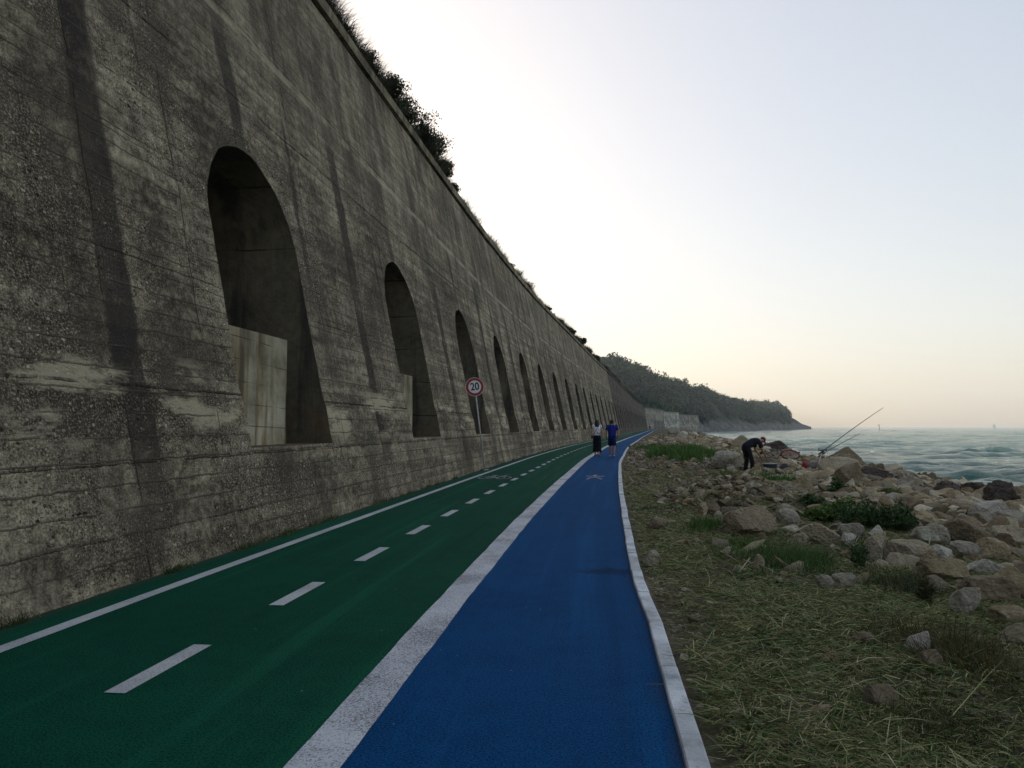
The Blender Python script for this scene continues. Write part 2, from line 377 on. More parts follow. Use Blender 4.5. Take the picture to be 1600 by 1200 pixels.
def build_wall(name, label, k0, k1, s_lo, s_hi, mat, mat_in, coplabel=None, M=16, rough=1., depth=2.1):
    V = []; F = []; U = []; n = [0]
    def addgrid(ss, hh):
        Sg, Hg = np.meshgrid(ss, hh, indexing='ij'); V.append(face_pt(Sg, Hg, rough=rough).reshape(-1, 3)); U.append(np.stack([Sg, Hg], -1).reshape(-1, 2))
        F.append(grid_faces(len(ss), len(hh)) + n[0]); n[0] += Sg.size
    HT = 7.7; hw = PER / 2
    cols = []
    nd = empty(name)
    NV = []; NF = []; nn = 0
    for k in range(k0, k1 + 1):
        c = C0 + PER * k; a0, a1 = c - hw, c + hw
        nl, na = 16, 40
        hs = np.linspace(SILL, SPRING, nl); th = np.linspace(PI, 0, na)
        inner = np.concatenate([np.stack([np.full(nl, c - RAD), hs], 1), np.stack([c + RAD * np.cos(th[1:-1]), SPRING + RAD * np.sin(th[1:-1])], 1),
                                np.stack([np.full(nl, c + RAD), hs[::-1]], 1)])
        inner[1:-1] += rough * .011 * np.stack([vnoise(inner[1:-1, 1] * 5 + k, inner[1:-1, 0] * 5, seed=15), vnoise(inner[1:-1, 1] * 5, inner[1:-1, 0] * 5 + k, seed=16)], 1)
        # outer frame matched to it
        q = na - 2; nc = 12
        lo = np.stack([np.full(nl, a0), np.linspace(SILL, 5.6, nl)], 1)
        l2 = np.stack([np.full(nc, a0), np.linspace(5.6, HT, nc + 1)[1:]], 1)
        tp = np.stack([np.linspace(a0, a1, q - 2 * nc + 2)[1:-1], np.full(q - 2 * nc, HT)], 1)
        outer = np.concatenate([lo, l2, tp, (l2 * [1, 1])[::-1] * [0, 1] + [a1, 0], lo[::-1] * [0, 1] + [a1, 0]])
        w = np.linspace(0, 1, M)[:, None, None]
        R = inner[None] * (1 - w) + outer[None] * w
        V.append(face_pt(R[..., 0], R[..., 1], rough=rough).reshape(-1, 3)); U.append(R.reshape(-1, 2))
        F.append(grid_faces(M, len(inner))[:, ::-1] + n[0]); n[0] += R[..., 0].size
        low = np.concatenate([np.linspace(a0, c - RAD, M), np.linspace(c - RAD, c + RAD, 12)[1:-1], np.linspace(c + RAD, a1, M)])
        addgrid(low, np.linspace(-.25, SILL, 9))
        addgrid(np.concatenate([[a0], tp[:, 0], [a1]]), np.linspace(HT, WALLTOP, 12))
        # recess: jambs, vault, sill and back as one lining
        prof = np.concatenate([inner, np.stack([np.linspace(c + RAD, c - RAD, 10)[1:-1], np.full(8, SILL)], 1)])
        back = OFF0 - BAT * SILL - depth
        fp = face_pt(prof[:, 0], prof[:, 1], rough=rough)
        ft = OFF0 - BAT * prof[:, 1]
        D = 8; rows = []
        for d in range(D + 1):
            tt = ft + (back - ft) * d / D
            rows.append(fp if d == 0 else fr(prof[:, 0], tt, prof[:, 1]) + .012 * np.stack([0 * tt, 0 * tt, fbm(prof[:, 0] * 2, tt * 2, prof[:, 1] * 2, o=2, seed=9)], -1))
        rows = np.array(rows); mm = len(prof)
        NV.append(rows.reshape(-1, 3)); i, j = np.meshgrid(np.arange(D), np.arange(mm), indexing='ij'); a = i * mm + j; b = i * mm + (j + 1) % mm
        NF.append(np.stack([a, b, b + mm, a + mm], -1).reshape(-1, 4) + nn)
        kb = nn + rows.shape[0] * mm; NV.append(fr([c], [back], [3.0])); jj = np.arange(mm)
        NF.append((np.stack([nn + D * mm + jj, nn + D * mm + (jj + 1) % mm, np.full(mm, kb), np.full(mm, kb)], 1))[:, :3])
        nn += rows.shape[0] * mm + 1
    e0 = C0 + PER * k0 - hw; e1 = C0 + PER * k1 + hw
    for lo_, hi_ in ((s_lo, e0), (e1, s_hi)):
        if hi_ - lo_ > .05:
            addgrid(np.linspace(lo_, hi_, max(2, int((hi_ - lo_) / .6))), np.concatenate([np.linspace(-.25, SILL, 9), np.linspace(SILL, HT, 14)[1:], np.linspace(HT, WALLTOP, 12)[1:]]))
    V = np.concatenate(V); U = np.concatenate(U)
    body = mk('wall_face', V, [np.concatenate(F)], mat, nd, True, uv=U)
    bm = bmesh.new(); bm.from_mesh(body.data); bmesh.ops.remove_doubles(bm, verts=bm.verts, dist=.0015); bmesh.ops.recalc_face_normals(bm, faces=bm.faces); bm.to_mesh(body.data); bm.free()
    tri = [f for f in NF if f.shape[1] == 3]; qd = [f for f in NF if f.shape[1] == 4]
    if NV:
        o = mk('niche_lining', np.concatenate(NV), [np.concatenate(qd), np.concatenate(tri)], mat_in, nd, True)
        try: o.data.set_sharp_from_angle(angle=.6)
        except Exception: pass
    # coping: shadow gap, projecting slab and the strip of earth behind it
    ss = np.arange(s_lo, s_hi + .01, 1.); ss[-1] = s_hi
    tw = OFF0 - BAT * WALLTOP
    prof = [(tw, WALLTOP), (tw - .10, WALLTOP + .003), (tw - .10, WALLTOP + .10), (tw + .07, WALLTOP + .10), (tw + .075, COPTOP - .02), (tw + .05, COPTOP), (tw - .62, COPTOP), (tw - .62, COPTOP - .5)]
    cv = np.array([fr(ss, p[0] + .012 * vnoise(ss * .5, 1, seed=4), p[1] + .012 * vnoise(ss * .4, 7, seed=4)) for p in prof])
    uvc = np.array([np.stack([ss, np.full(len(ss), 9.2 + .2 * q)], 1) for q in range(len(prof))])
    cp = mk('coping', cv.reshape(-1, 3), [grid_faces(len(prof), len(ss))], mat, nd, False, uv=uvc.reshape(-1, 2))
    tag(nd, label, 'wall')
    return nd

S_END1, S_END2 = 131.6, 345.
w1 = build_wall('retaining_wall', 'tall grey weathered concrete retaining wall pierced by deep arched niches beside the green cycle lane', -3, 15, -30, S_END1, MWALL, MIN)
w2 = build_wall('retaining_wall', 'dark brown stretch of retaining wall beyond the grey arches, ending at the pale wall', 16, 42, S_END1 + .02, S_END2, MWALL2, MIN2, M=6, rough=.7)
# pale infill blocks standing in the first two niches
def infill_mat():
    t = NT('pale_infill_concrete'); P = t.objc(); X = t.xyz(P)
    tone = t.noise(P, 1.3, 6, .65); col = t.ramp(tone, [(.34, (.14, .125, .082)), (.5, (.29, .265, .185)), (.68, (.46, .43, .33))])
    rs = t.noise(t.scale(P, (2.8, 1, .22)), 1., 5, .6)
    col = t.mix(t.math('MULTIPLY', t.ss(rs, .46, .60), t.ss(X[2], 1.7, .1, .5, 1.)), col, (.20, .125, .045))
    col = t.mix(t.ss(t.noise(t.scale(P, (2.2, 1, .22)), 1.3, 6, .7), .50, .66, 0., .8), col, (.06, .055, .045))
    bl = t.math('FRACT', t.math('MULTIPLY', t.math('ADD', X[2], t.math('MULTIPLY', X[0], .03)), 3.4)); ln = t.math('MULTIPLY', t.ss(t.math('MINIMUM', bl, t.math('SUBTRACT', 1., bl)), .03, .01), t.ss(t.noise(P, 1.6, 3, .6), .42, .6))
    col = t.mix(t.math('MULTIPLY', ln, .5), col, (.05, .045, .04))
    t.bump(t.math('SUBTRACT', t.noise(P, 9., 7, .65), ln), .012); return t.fin(col, .9, .15)
MINF = infill_mat()
for c, wd, hgt in ((C0, 2.0, 1.58), (C0 + PER, 1.55, 1.5)):
    s0 = c - RAD + .002; tb = OFF0 - BAT * SILL - .42
    m = MB(); nx, nz = 14, 12
    # slab with slightly uneven faces, local x along the wall, z up
    a = fr(s0, tb, SILL); b = fr(s0 + wd, tb, SILL); ax = (b - a) / np.linalg.norm(b - a); nin = np.array([-ax[1], ax[0], 0]); 
    gx, gz = np.meshgrid(np.linspace(0, wd, nx), np.linspace(0, hgt, nz), indexing='ij')
    fy = .012 * fbm(gx * 2, gz * 2, o=3, seed=31)
    front = np.stack([gx, fy, gz], -1).reshape(-1, 3); backv = np.stack([gx, fy * 0 + .45, gz], -1).reshape(-1, 3)
    m.add(front, grid_faces(nx, nz)); m.add(backv, grid_faces(nx, nz)[:, ::-1])
    fi = np.arange(nx * nz).reshape(nx, nz); N_ = nx * nz
    for e in (fi[-1, :], fi[:, -1]):
        m.F.append(np.stack([e[:-1], e[1:], e[1:] + N_, e[:-1] + N_], 1))
    o = m.build('infill_block', MINF, w1, True)
    try: o.data.set_sharp_from_angle(angle=.6)
    except Exception: pass
    o.matrix_world = Matrix(((ax[0], nin[0], 0, a[0]), (ax[1], nin[1], 0, a[1]), (0, 0, 1, SILL + .003), (0, 0, 0, 1)))
    tag(o, 'pale rust-streaked concrete infill block')

# ------------------------------------------------------------------ path surfaces
def strip(name, t0, t1, z, s0, s1, mat, step=.5, cols=None, kind='structure', wob=0.):
    ss = np.arange(s0, s1 + step * .5, step); tt = np.linspace(t0, t1, cols or 2)
    Sg, Tg = np.meshgrid(ss, tt, indexing='ij')
    W = np.zeros_like(Sg)
    if wob:
        W[:, 0] = wob * fbm(ss * 2., 1.5, o=3, seed=41); W[:, -1] = wob * fbm(ss * 2., 9.5, o=3, seed=42)
    o = mk(name, fr(Sg, Tg + W, z).reshape(-1, 3), [grid_faces(len(ss), len(tt))[:, ::-1]], mat, None, True, uv=np.stack([Sg, Tg], -1).reshape(-1, 2))
    return tag(o, kind=kind)

def paint_mat(name, a, b, worn, edge, stain=None):
    t = NT(name); P = t.pos()
    tone = t.math('ADD', t.math('MULTIPLY', t.noise(P, .9, 6, .65), .55), t.math('MULTIPLY', t.noise(P, 5, 6, .7), .45))
    col = t.mix(t.ss(tone, .35, .65), a, b)
    gr = t.noise(P, 160., 3, .7); v = t.vor(P, 120.)
    lane = t.noise(t.scale(t.uv(), (.12, 3.2, 1)), 1., 5, .6); col = t.mix(t.ss(lane, .50, .68, 0., .55), col, worn)
    col = t.mix(t.ss(lane, .46, .32, 0., .45), col, tuple(x * .5 for x in b))
    g2 = t.noise(P, 80., 5, .82); col = t.mix(t.ss(g2, .495, .41, 0., .9), col, tuple(x * .22 for x in a)); col = t.mix(t.ss(g2, .53, .62, 0., .6), col, worn)
    col = t.mix(t.ss(gr, .56, .72, 0., .55), col, worn)
    col = t.mix(t.ss(gr, .42, .30, 0., .6), col, tuple(x * .35 for x in a))
    patch = t.ss(t.noise(P, .45, 5, .65), .52, .7, 0., .45)
    col = t.mix(patch, col, tuple(x * .62 for x in a))
    sp = t.math('MULTIPLY', t.ss(t.vor(P, 9.), .07, .04), t.ss(t.xyz(t.vor(P, 9., out='Color'))[0], .86, .9))
    col = t.mix(t.math('MULTIPLY', sp, .6), col, (.30, .28, .22))
    T = t.xyz(t.uv())[1]; e = t.math('ADD', t.math('MULTIPLY', T, edge[2]), t.math('MULTIPLY', t.math('SUBTRACT', t.noise(P, 3.5, 6, .7), .5), .35))
    col = t.mix(t.ss(e, edge[0], edge[1], 0., .8), col, (.045, .040, .030))
    if stain:
        d = t.node('ShaderNodeVectorMath', operation='DISTANCE'); t.put(d.inputs[0], t.scale(P, (1, 1.4, 0))); d.inputs[1].default_value = (stain[0], stain[1] * 1.4, 0)
        q = t.math('ADD', d.outputs['Value'], t.math('MULTIPLY', t.math('SUBTRACT', t.noise(P, 5., 6, .7), .5), .7)); col = t.mix(t.ss(q, .38, .12, 0., .6), col, tuple(x * .25 for x in a))
    t.bump(t.math('ADD', t.math('MULTIPLY', v, .8), gr), .004, .9)
    return t.fin(col, .9, .06)
MGREEN = paint_mat('green_lane_paint', (.001, .050, .028), (.002, .072, .039), (.009, .12, .066), (.20, .52, -1.))
MBLUE = paint_mat('blue_path_paint', (.001, .048, .150), (.002, .066, .200), (.005, .105, .280), (4.0, 4.2, 1.), (.93, 7.5))
def white_mat(name, c=.46, worn=.5, blue=1.06):
    t = NT(name); P = t.pos()
    tone = t.noise(P, 1.6, 5, .6); base = t.mix(t.ss(tone, .3, .7), (c * .8, c * .82, c * .85 * blue), (c, c * 1.01, c * blue))
    gr = t.noise(P, 95., 4, .8); wn = t.ss(t.noise(P, 1.3, 5, .65), .35, .68, .0, .10)
    spk = t.ss(t.math('SUBTRACT', gr, wn), .455, .40)
    col = t.mix(t.math('MULTIPLY', spk, worn), base, (.05, .045, .05))
    t.bump(gr, .003); return t.fin(col, .7, .25)
MWHITE = white_mat('white_road_paint', .58, .8); MWHITE2 = white_mat('thin_white_paint', .52, .4, 1.02)
strip('cycle_lane', OFF0 - .25, T_STRIP + .02, 0., -30, 380, MGREEN, .5, 6)
strip('footpath', T_STRIP + .02, T_KERB + .004, 0., -30, 380, MBLUE, .5, 4)
strip('lane_divider_marking', T_STRIP, T_BLUE, .004, -30, 370, MWHITE, .1, 3, wob=.012)
strip('lane_edge_marking', -.06, .06, .004, -30, 370, MWHITE2, .1, 3, wob=.006)
m = MB()
for k in range(-6, 70):
    s0 = 4.28 + 2.0 * k; ss = np.linspace(s0, s0 + .9, 4); Sg, Tg = np.meshgrid(ss, [1.15, 1.27], indexing='ij')
    m.add(fr(Sg, Tg, .004).reshape(-1, 3), grid_faces(4, 2)[:, ::-1])
tag(m.build('lane_dash_marking', MWHITE2), kind='structure')
# bicycle pictogram (green lane) and walker pictogram (blue path), both stretched along the lane
def pline(m, pts, w, s0, t0, sx, sy, closed=False):
    pts = np.array(pts, float)
    if closed: pts = np.concatenate([pts, pts[:1]])
    for a, b in zip(pts[:-1], pts[1:]):
        d = b - a; l = np.linalg.norm(d); d = d / l; nrm = np.array([-d[1], d[0]]) * w / 2
        q = np.array([a - nrm - d * w * .3, b - nrm + d * w * .3, b + nrm + d * w * .3, a + nrm - d * w * .3])
        m.add(fr(s0 + q[:, 1] * sy, t0 + q[:, 0] * sx, .0045 + .0004 * (m.n % 40) / 40), np.array([[0, 1, 2, 3]]))
m = MB(); th = np.linspace(0, 2 * PI, 19)[:-1]
for cx in (.24, .76): pline(m, np.stack([cx + .2 * np.cos(th), .26 + .2 * np.sin(th)], 1), .05, 20.7, .12, .95, 2.2, True)
for pl in ([(.24, .26), (.36, .60), (.68, .60), (.5, .27), (.24, .26)], [(.36, .60), (.5, .27)], [(.33, .70), (.36, .60)], [(.26, .71), (.41, .71)], [(.68, .60), (.76, .26)], [(.68, .6), (.66, .78), (.76, .80)]):
    pline(m, pl, .05, 20.7, .12, .95, 2.2)
MFADE = white_mat('faded_white_paint', .26, .9)
tag(m.build('bicycle_marking', MFADE, None, False), kind='structure')
m = MB()
pline(m, np.stack([.5 + .05 * np.cos(th), .92 + .05 * np.sin(th)], 1), .07, 21.0, 3.08, .62, 1.9, True)
for pl in ([(.5, .84), (.5, .48)], [(.5, .8), (.25, .62), (.12, .66)], [(.5, .8), (.72, .6), (.92, .7)], [(.5, .48), (.3, .22), (.22, .02)], [(.5, .48), (.7, .28), (.86, .05)]):
    pline(m, pl, .11, 21.0, 3.08, .62, 1.9)
tag(m.build('walker_marking', MFADE, None, False), kind='structure')

# kerb: blocks 1 m long with joints
def kerb_mat():
    t = NT('painted_kerb_concrete'); P = t.pos()
    col = t.mix(t.ss(t.noise(P, 2.2, 6, .65), .35, .65), (.42, .43, .45), (.64, .66, .69))
    col = t.mix(t.ss(t.noise(P, 34., 5, .7), .60, .70, 0., .8), col, (.06, .055, .05))
    col = t.mix(t.ss(t.noise(P, 1.3, 4, .6), .55, .68, 0., .45), col, (.20, .35, .45))
    grime = t.ss(t.noise(t.scale(P, (1, 1, 1)), 2.6, 7, .72), .48, .66, 0., .55); col = t.mix(grime, col, (.19, .18, .165))
    t.bump(t.noise(P, 30., 5, .7), .01); return t.fin(col, .85, .15)
MK = kerb_mat()
m = MB(); kp = np.array([(T_KERB, -.1), (T_KERB + .003, .024), (T_KERB + .010, .032), (T_KERB + .088, .032), (T_KERB + .099, .024), (T_KERB + .101, -.22)])
for k in range(-26, 330):
    ln = 1.0
    ss = np.array([k * ln + .006, k * ln + .5, (k + 1) * ln - .006]); dz = rng.normal(0, .003); dt = rng.normal(0, .003)
    cv = np.array([fr(ss, p[0] + dt, p[1] + dz) for p in kp]); m.add(cv.reshape(-1, 3), grid_faces(len(kp), 3))
    e = np.arange(len(kp)) * 3
    m.F.append(np.array([[*(e + m.n - len(kp) * 3)]])[:, ::-1]); m.F.append(np.array([[*(e + 2 + m.n - len(kp) * 3)]]))
tag(m.build('kerb', MK, None, False), kind='structure')

# ------------------------------------------------------------------ shore
def shore_mat():
    t = NT('stony_soil'); P = t.pos(); Z = t.xyz(P)[2]
    tone = t.math('ADD', t.math('MULTIPLY', t.noise(P, .8, 6, .65), .5), t.math('MULTIPLY', t.noise(P, 9., 6, .7), .5))
    col = t.ramp(tone, [(.3, (.030, .024, .016)), (.48, (.090, .073, .047)), (.60, (.16, .135, .092)), (.75, (.29, .255, .185))])
    v = t.vor(P, 13.); vc = t.xyz(t.vor(P, 13., out='Color'))
    st = t.math('MULTIPLY', t.ss(v, .42, .25), t.ss(vc[0], .5, .6))
    col = t.mix(t.math('MULTIPLY', st, t.ss(t.noise(P, .5, 3, .5), .38, .55)), col, t.mix(vc[1], (.11, .098, .078), (.33, .31, .265)))
    grn = t.ss(t.noise(P, .35, 5, .65), .48, .62, 0., .7)
    col = t.mix(grn, col, (.040, .052, .018))
    col = t.mix(t.ss(Z, -.7, -1.5), col, (.035, .024, .018))
    t.bump(t.math('ADD', t.math('MULTIPLY', t.ss(v, .5, .0), .8), t.noise(P, 20., 6, .7)), .035)
    return t.fin(col, .95, .12)
MSHORE = shore_mat()
ss = np.concatenate([np.arange(-26, 40, .22), np.arange(40, 130, .7), np.arange(130, 400, 2.5)]); uu = np.concatenate([np.arange(-.12, 10, .2), np.arange(10, 15, .4), np.arange(15, 30, 2.)])
Sg, Ug = np.meshgrid(ss, uu, indexing='ij')
o = mk('shore_ground', fr(Sg, T_SHORE + Ug, zground(Sg, Ug)).reshape(-1, 3), [grid_faces(len(ss), len(uu))[:, ::-1]], MSHORE); tag(o, kind='structure')
# bed under everything on the landward side
ss = np.arange(-30, 400, 5.); Sg, Tg = np.meshgrid(ss, np.array([-30, -3.2, -3., 4.2]), indexing='ij')
o = mk('ground', fr(Sg, Tg, -.3).reshape(-1, 3), [grid_faces(len(ss), 4)[:, ::-1]], MSHORE); tag(o, kind='structure')

# ------------------------------------------------------------------ rocks
def rock_mesh(i, sub=4, ang=.5):
    bm = bmesh.new(); bmesh.ops.create_icosphere(bm, subdivisions=sub, radius=1.)
    r = np.random.default_rng(100 + i); V = np.array([v.co[:] for v in bm.verts])
    d = V.copy(); rad = np.ones(len(V))
    for _ in range(int(5 + ang * 9)):
        nrm = r.normal(size=3); nrm /= np.linalg.norm(nrm); h = r.uniform(.40, .74) if ang > .5 else r.uniform(.52, .85)
        dt = d @ nrm; lim = np.where(dt > .05, h / np.maximum(dt, .05), 9); rad = np.minimum(rad, lim)
    q = d * rad[:, None]
    k = i * 3.7
    rg = 1 - np.abs(fbm(d[:, 0] * 2.2 + k, d[:, 1] * 2.2, d[:, 2] * 2.2, o=3, seed=i + 70)) * 2.
    q = q * (1 + .07 * fbm(d[:, 0] * 1.3 + k, d[:, 1] * 1.3, d[:, 2] * 1.3, o=3, seed=i)[:, None] + .05 * fbm(d[:, 0] * 5 + k, d[:, 1] * 5, d[:, 2] * 5, o=4, seed=i + 50)[:, None] - .10 * np.clip(rg - .55, 0, 1)[:, None])
    mx = np.abs(q).max(0); q /= mx
    for v, c in zip(bm.verts, q): v.co = c
    me = bpy.data.meshes.new('rock'); bm.to_mesh(me); bm.free()
    me.polygons.foreach_set('use_smooth', np.ones(len(me.polygons), bool)); me.set_sharp_from_angle(angle=.42); me.materials.append(None)
    return me
def knob_mesh(i):
    me = rock_mesh(i, 4, .1); co = np.empty(len(me.vertices) * 3, np.float32); me.vertices.foreach_get('co', co); v = co.reshape(-1, 3)
    v = v * (1 + .30 * np.abs(fbm(v[:, 0] * 2.6 + i, v[:, 1] * 2.6, v[:, 2] * 2.6, o=4, seed=i + 5)) + .12 * fbm(v[:, 0] * 8, v[:, 1] * 8, v[:, 2] * 8 + i, o=3, seed=i))[:, None]
    me.vertices.foreach_set('co', (v / np.abs(v).max(0)).astype(np.float32).ravel()); me.update(); return me
RK_KNOB = [knob_mesh(60 + i) for i in range(4)]
RK_ANG = [rock_mesh(i, 4, .9) for i in range(7)]; RK_RND = [rock_mesh(20 + i, 4, .25) for i in range(5)]; RK_SM = [rock_mesh(40 + i, 3, .9) for i in range(6)]
def rock_mat(name, cols, dark=.03, wet=False):
    t = NT(name); P = t.pos(); r = t.rnd()
    off = t.node('ShaderNodeVectorMath', operation='ADD'); t.put(off.inputs[0], P); t.put(off.inputs[1], t.comb(t.math('MULTIPLY', r, 40.), r, 0.)); P = off.outputs[0]
    tone = t.math('ADD', t.math('MULTIPLY', t.noise(P, 1.6, 6, .65), .5), t.math('MULTIPLY', t.noise(P, 11., 7, .72), .5))
    col = t.ramp(tone, [(.32, tuple(x * 1.1 for x in cols[0])), (.47, tuple(x * 1.18 for x in cols[1])), (.66, tuple(x * 1.22 for x in cols[2]))])
    col = t.mix(t.math('MULTIPLY', r, .3), col, tuple(x * .6 for x in cols[1]))
    pit = t.ss(t.noise(P, 38., 4, .7), .40, .32, 0., .75); col = t.mix(pit, col, (dark, dark * .9, dark * .8))
    lay = t.noise(t.scale(P, (1, 1.2, 7)), 1.1, 5, .7); col = t.mix(t.ss(lay, .56, .66, 0., .35), col, tuple(x * .45 for x in cols[1]))
    if not wet: col = t.mix(t.ss(t.noise(P, 4.5, 5, .7), .58, .68, 0., .6), col, tuple(min(.6, x * 1.45) for x in cols[2]))
    t.bump(t.math('ADD', t.math('ADD', t.noise(P, 6., 9, .75), t.math('MULTIPLY', lay, .6)), t.math('MULTIPLY', t.vor(P, 26.), .35)), .11 if not wet else .12)
    return t.fin(col, .55 if wet else .92, .35 if wet else .15)
RM = dict(grey=rock_mat('grey_limestone', ((0.121, 0.105, 0.081), (0.303, 0.268, 0.212), (0.474, 0.429, 0.343))), buff=rock_mat('buff_limestone', ((0.131, 0.105, 0.067), (0.333, 0.278, 0.189), (0.524, 0.448, 0.325))),
          brown=rock_mat('brown_rock', ((0.076, 0.058, 0.037), (0.202, 0.159, 0.103), (0.343, 0.278, 0.189))), ochre=rock_mat('ochre_rock', ((0.121, 0.088, 0.050), (0.292, 0.229, 0.135), (0.453, 0.371, 0.243))),
          dark=rock_mat('dark_wet_rock', ((0.017, 0.012, 0.009), (0.051, 0.036, 0.026), (0.111, 0.081, 0.059)), .010, True), white=rock_mat('white_limestone', ((0.222, 0.200, 0.167), (0.444, 0.409, 0.343), (0.605, 0.566, 0.479))))
ROCKS = []
def put_rock(loc, half, mesh, colr, rz=None, tilt=.25):
    o = bpy.data.objects.new('rock', mesh); C.objects.link(o)
    o.location = loc; o.scale = half; o.rotation_euler = (random.uniform(-tilt, tilt), random.uniform(-tilt, tilt), random.uniform(0, 2 * PI) if rz is None else rz)
    o.material_slots[0].link = 'OBJECT'; o.material_slots[0].material = RM[colr]
    o['category'] = 'rock'; return o
def px_rock(x0, x1, yt, yb, colr, label, kind='ang', seed=0, rz=None, sink=.22, dep=.8):
    g = on_ground((x0 + x1) / 2, yb); Y = g[1]
    w = (x1 - x0) / FPX * Y / 2; h = (yb - yt) / FPX * Y
    hz = h / (2 - 2 * sink) * 1.02
    pool = RK_KNOB if colr == 'dark' else dict(ang=RK_ANG, rnd=RK_RND, sm=RK_SM)[kind]
    d = max(w * dep, hz * .8)
    rz_ = rz if rz is not None else random.uniform(-.3, .3)
    o = put_rock((g[0], g[1] + d * .7, g[2] + hz * (1 - 2 * sink)), (w, d, hz), pool[seed % len(pool)], colr, rz_, .12)
    o['label'] = label; o['group'] = 'boulders on the shore'; ROCKS.append((g[0], g[1] + d * .7, max(w, d))); return o
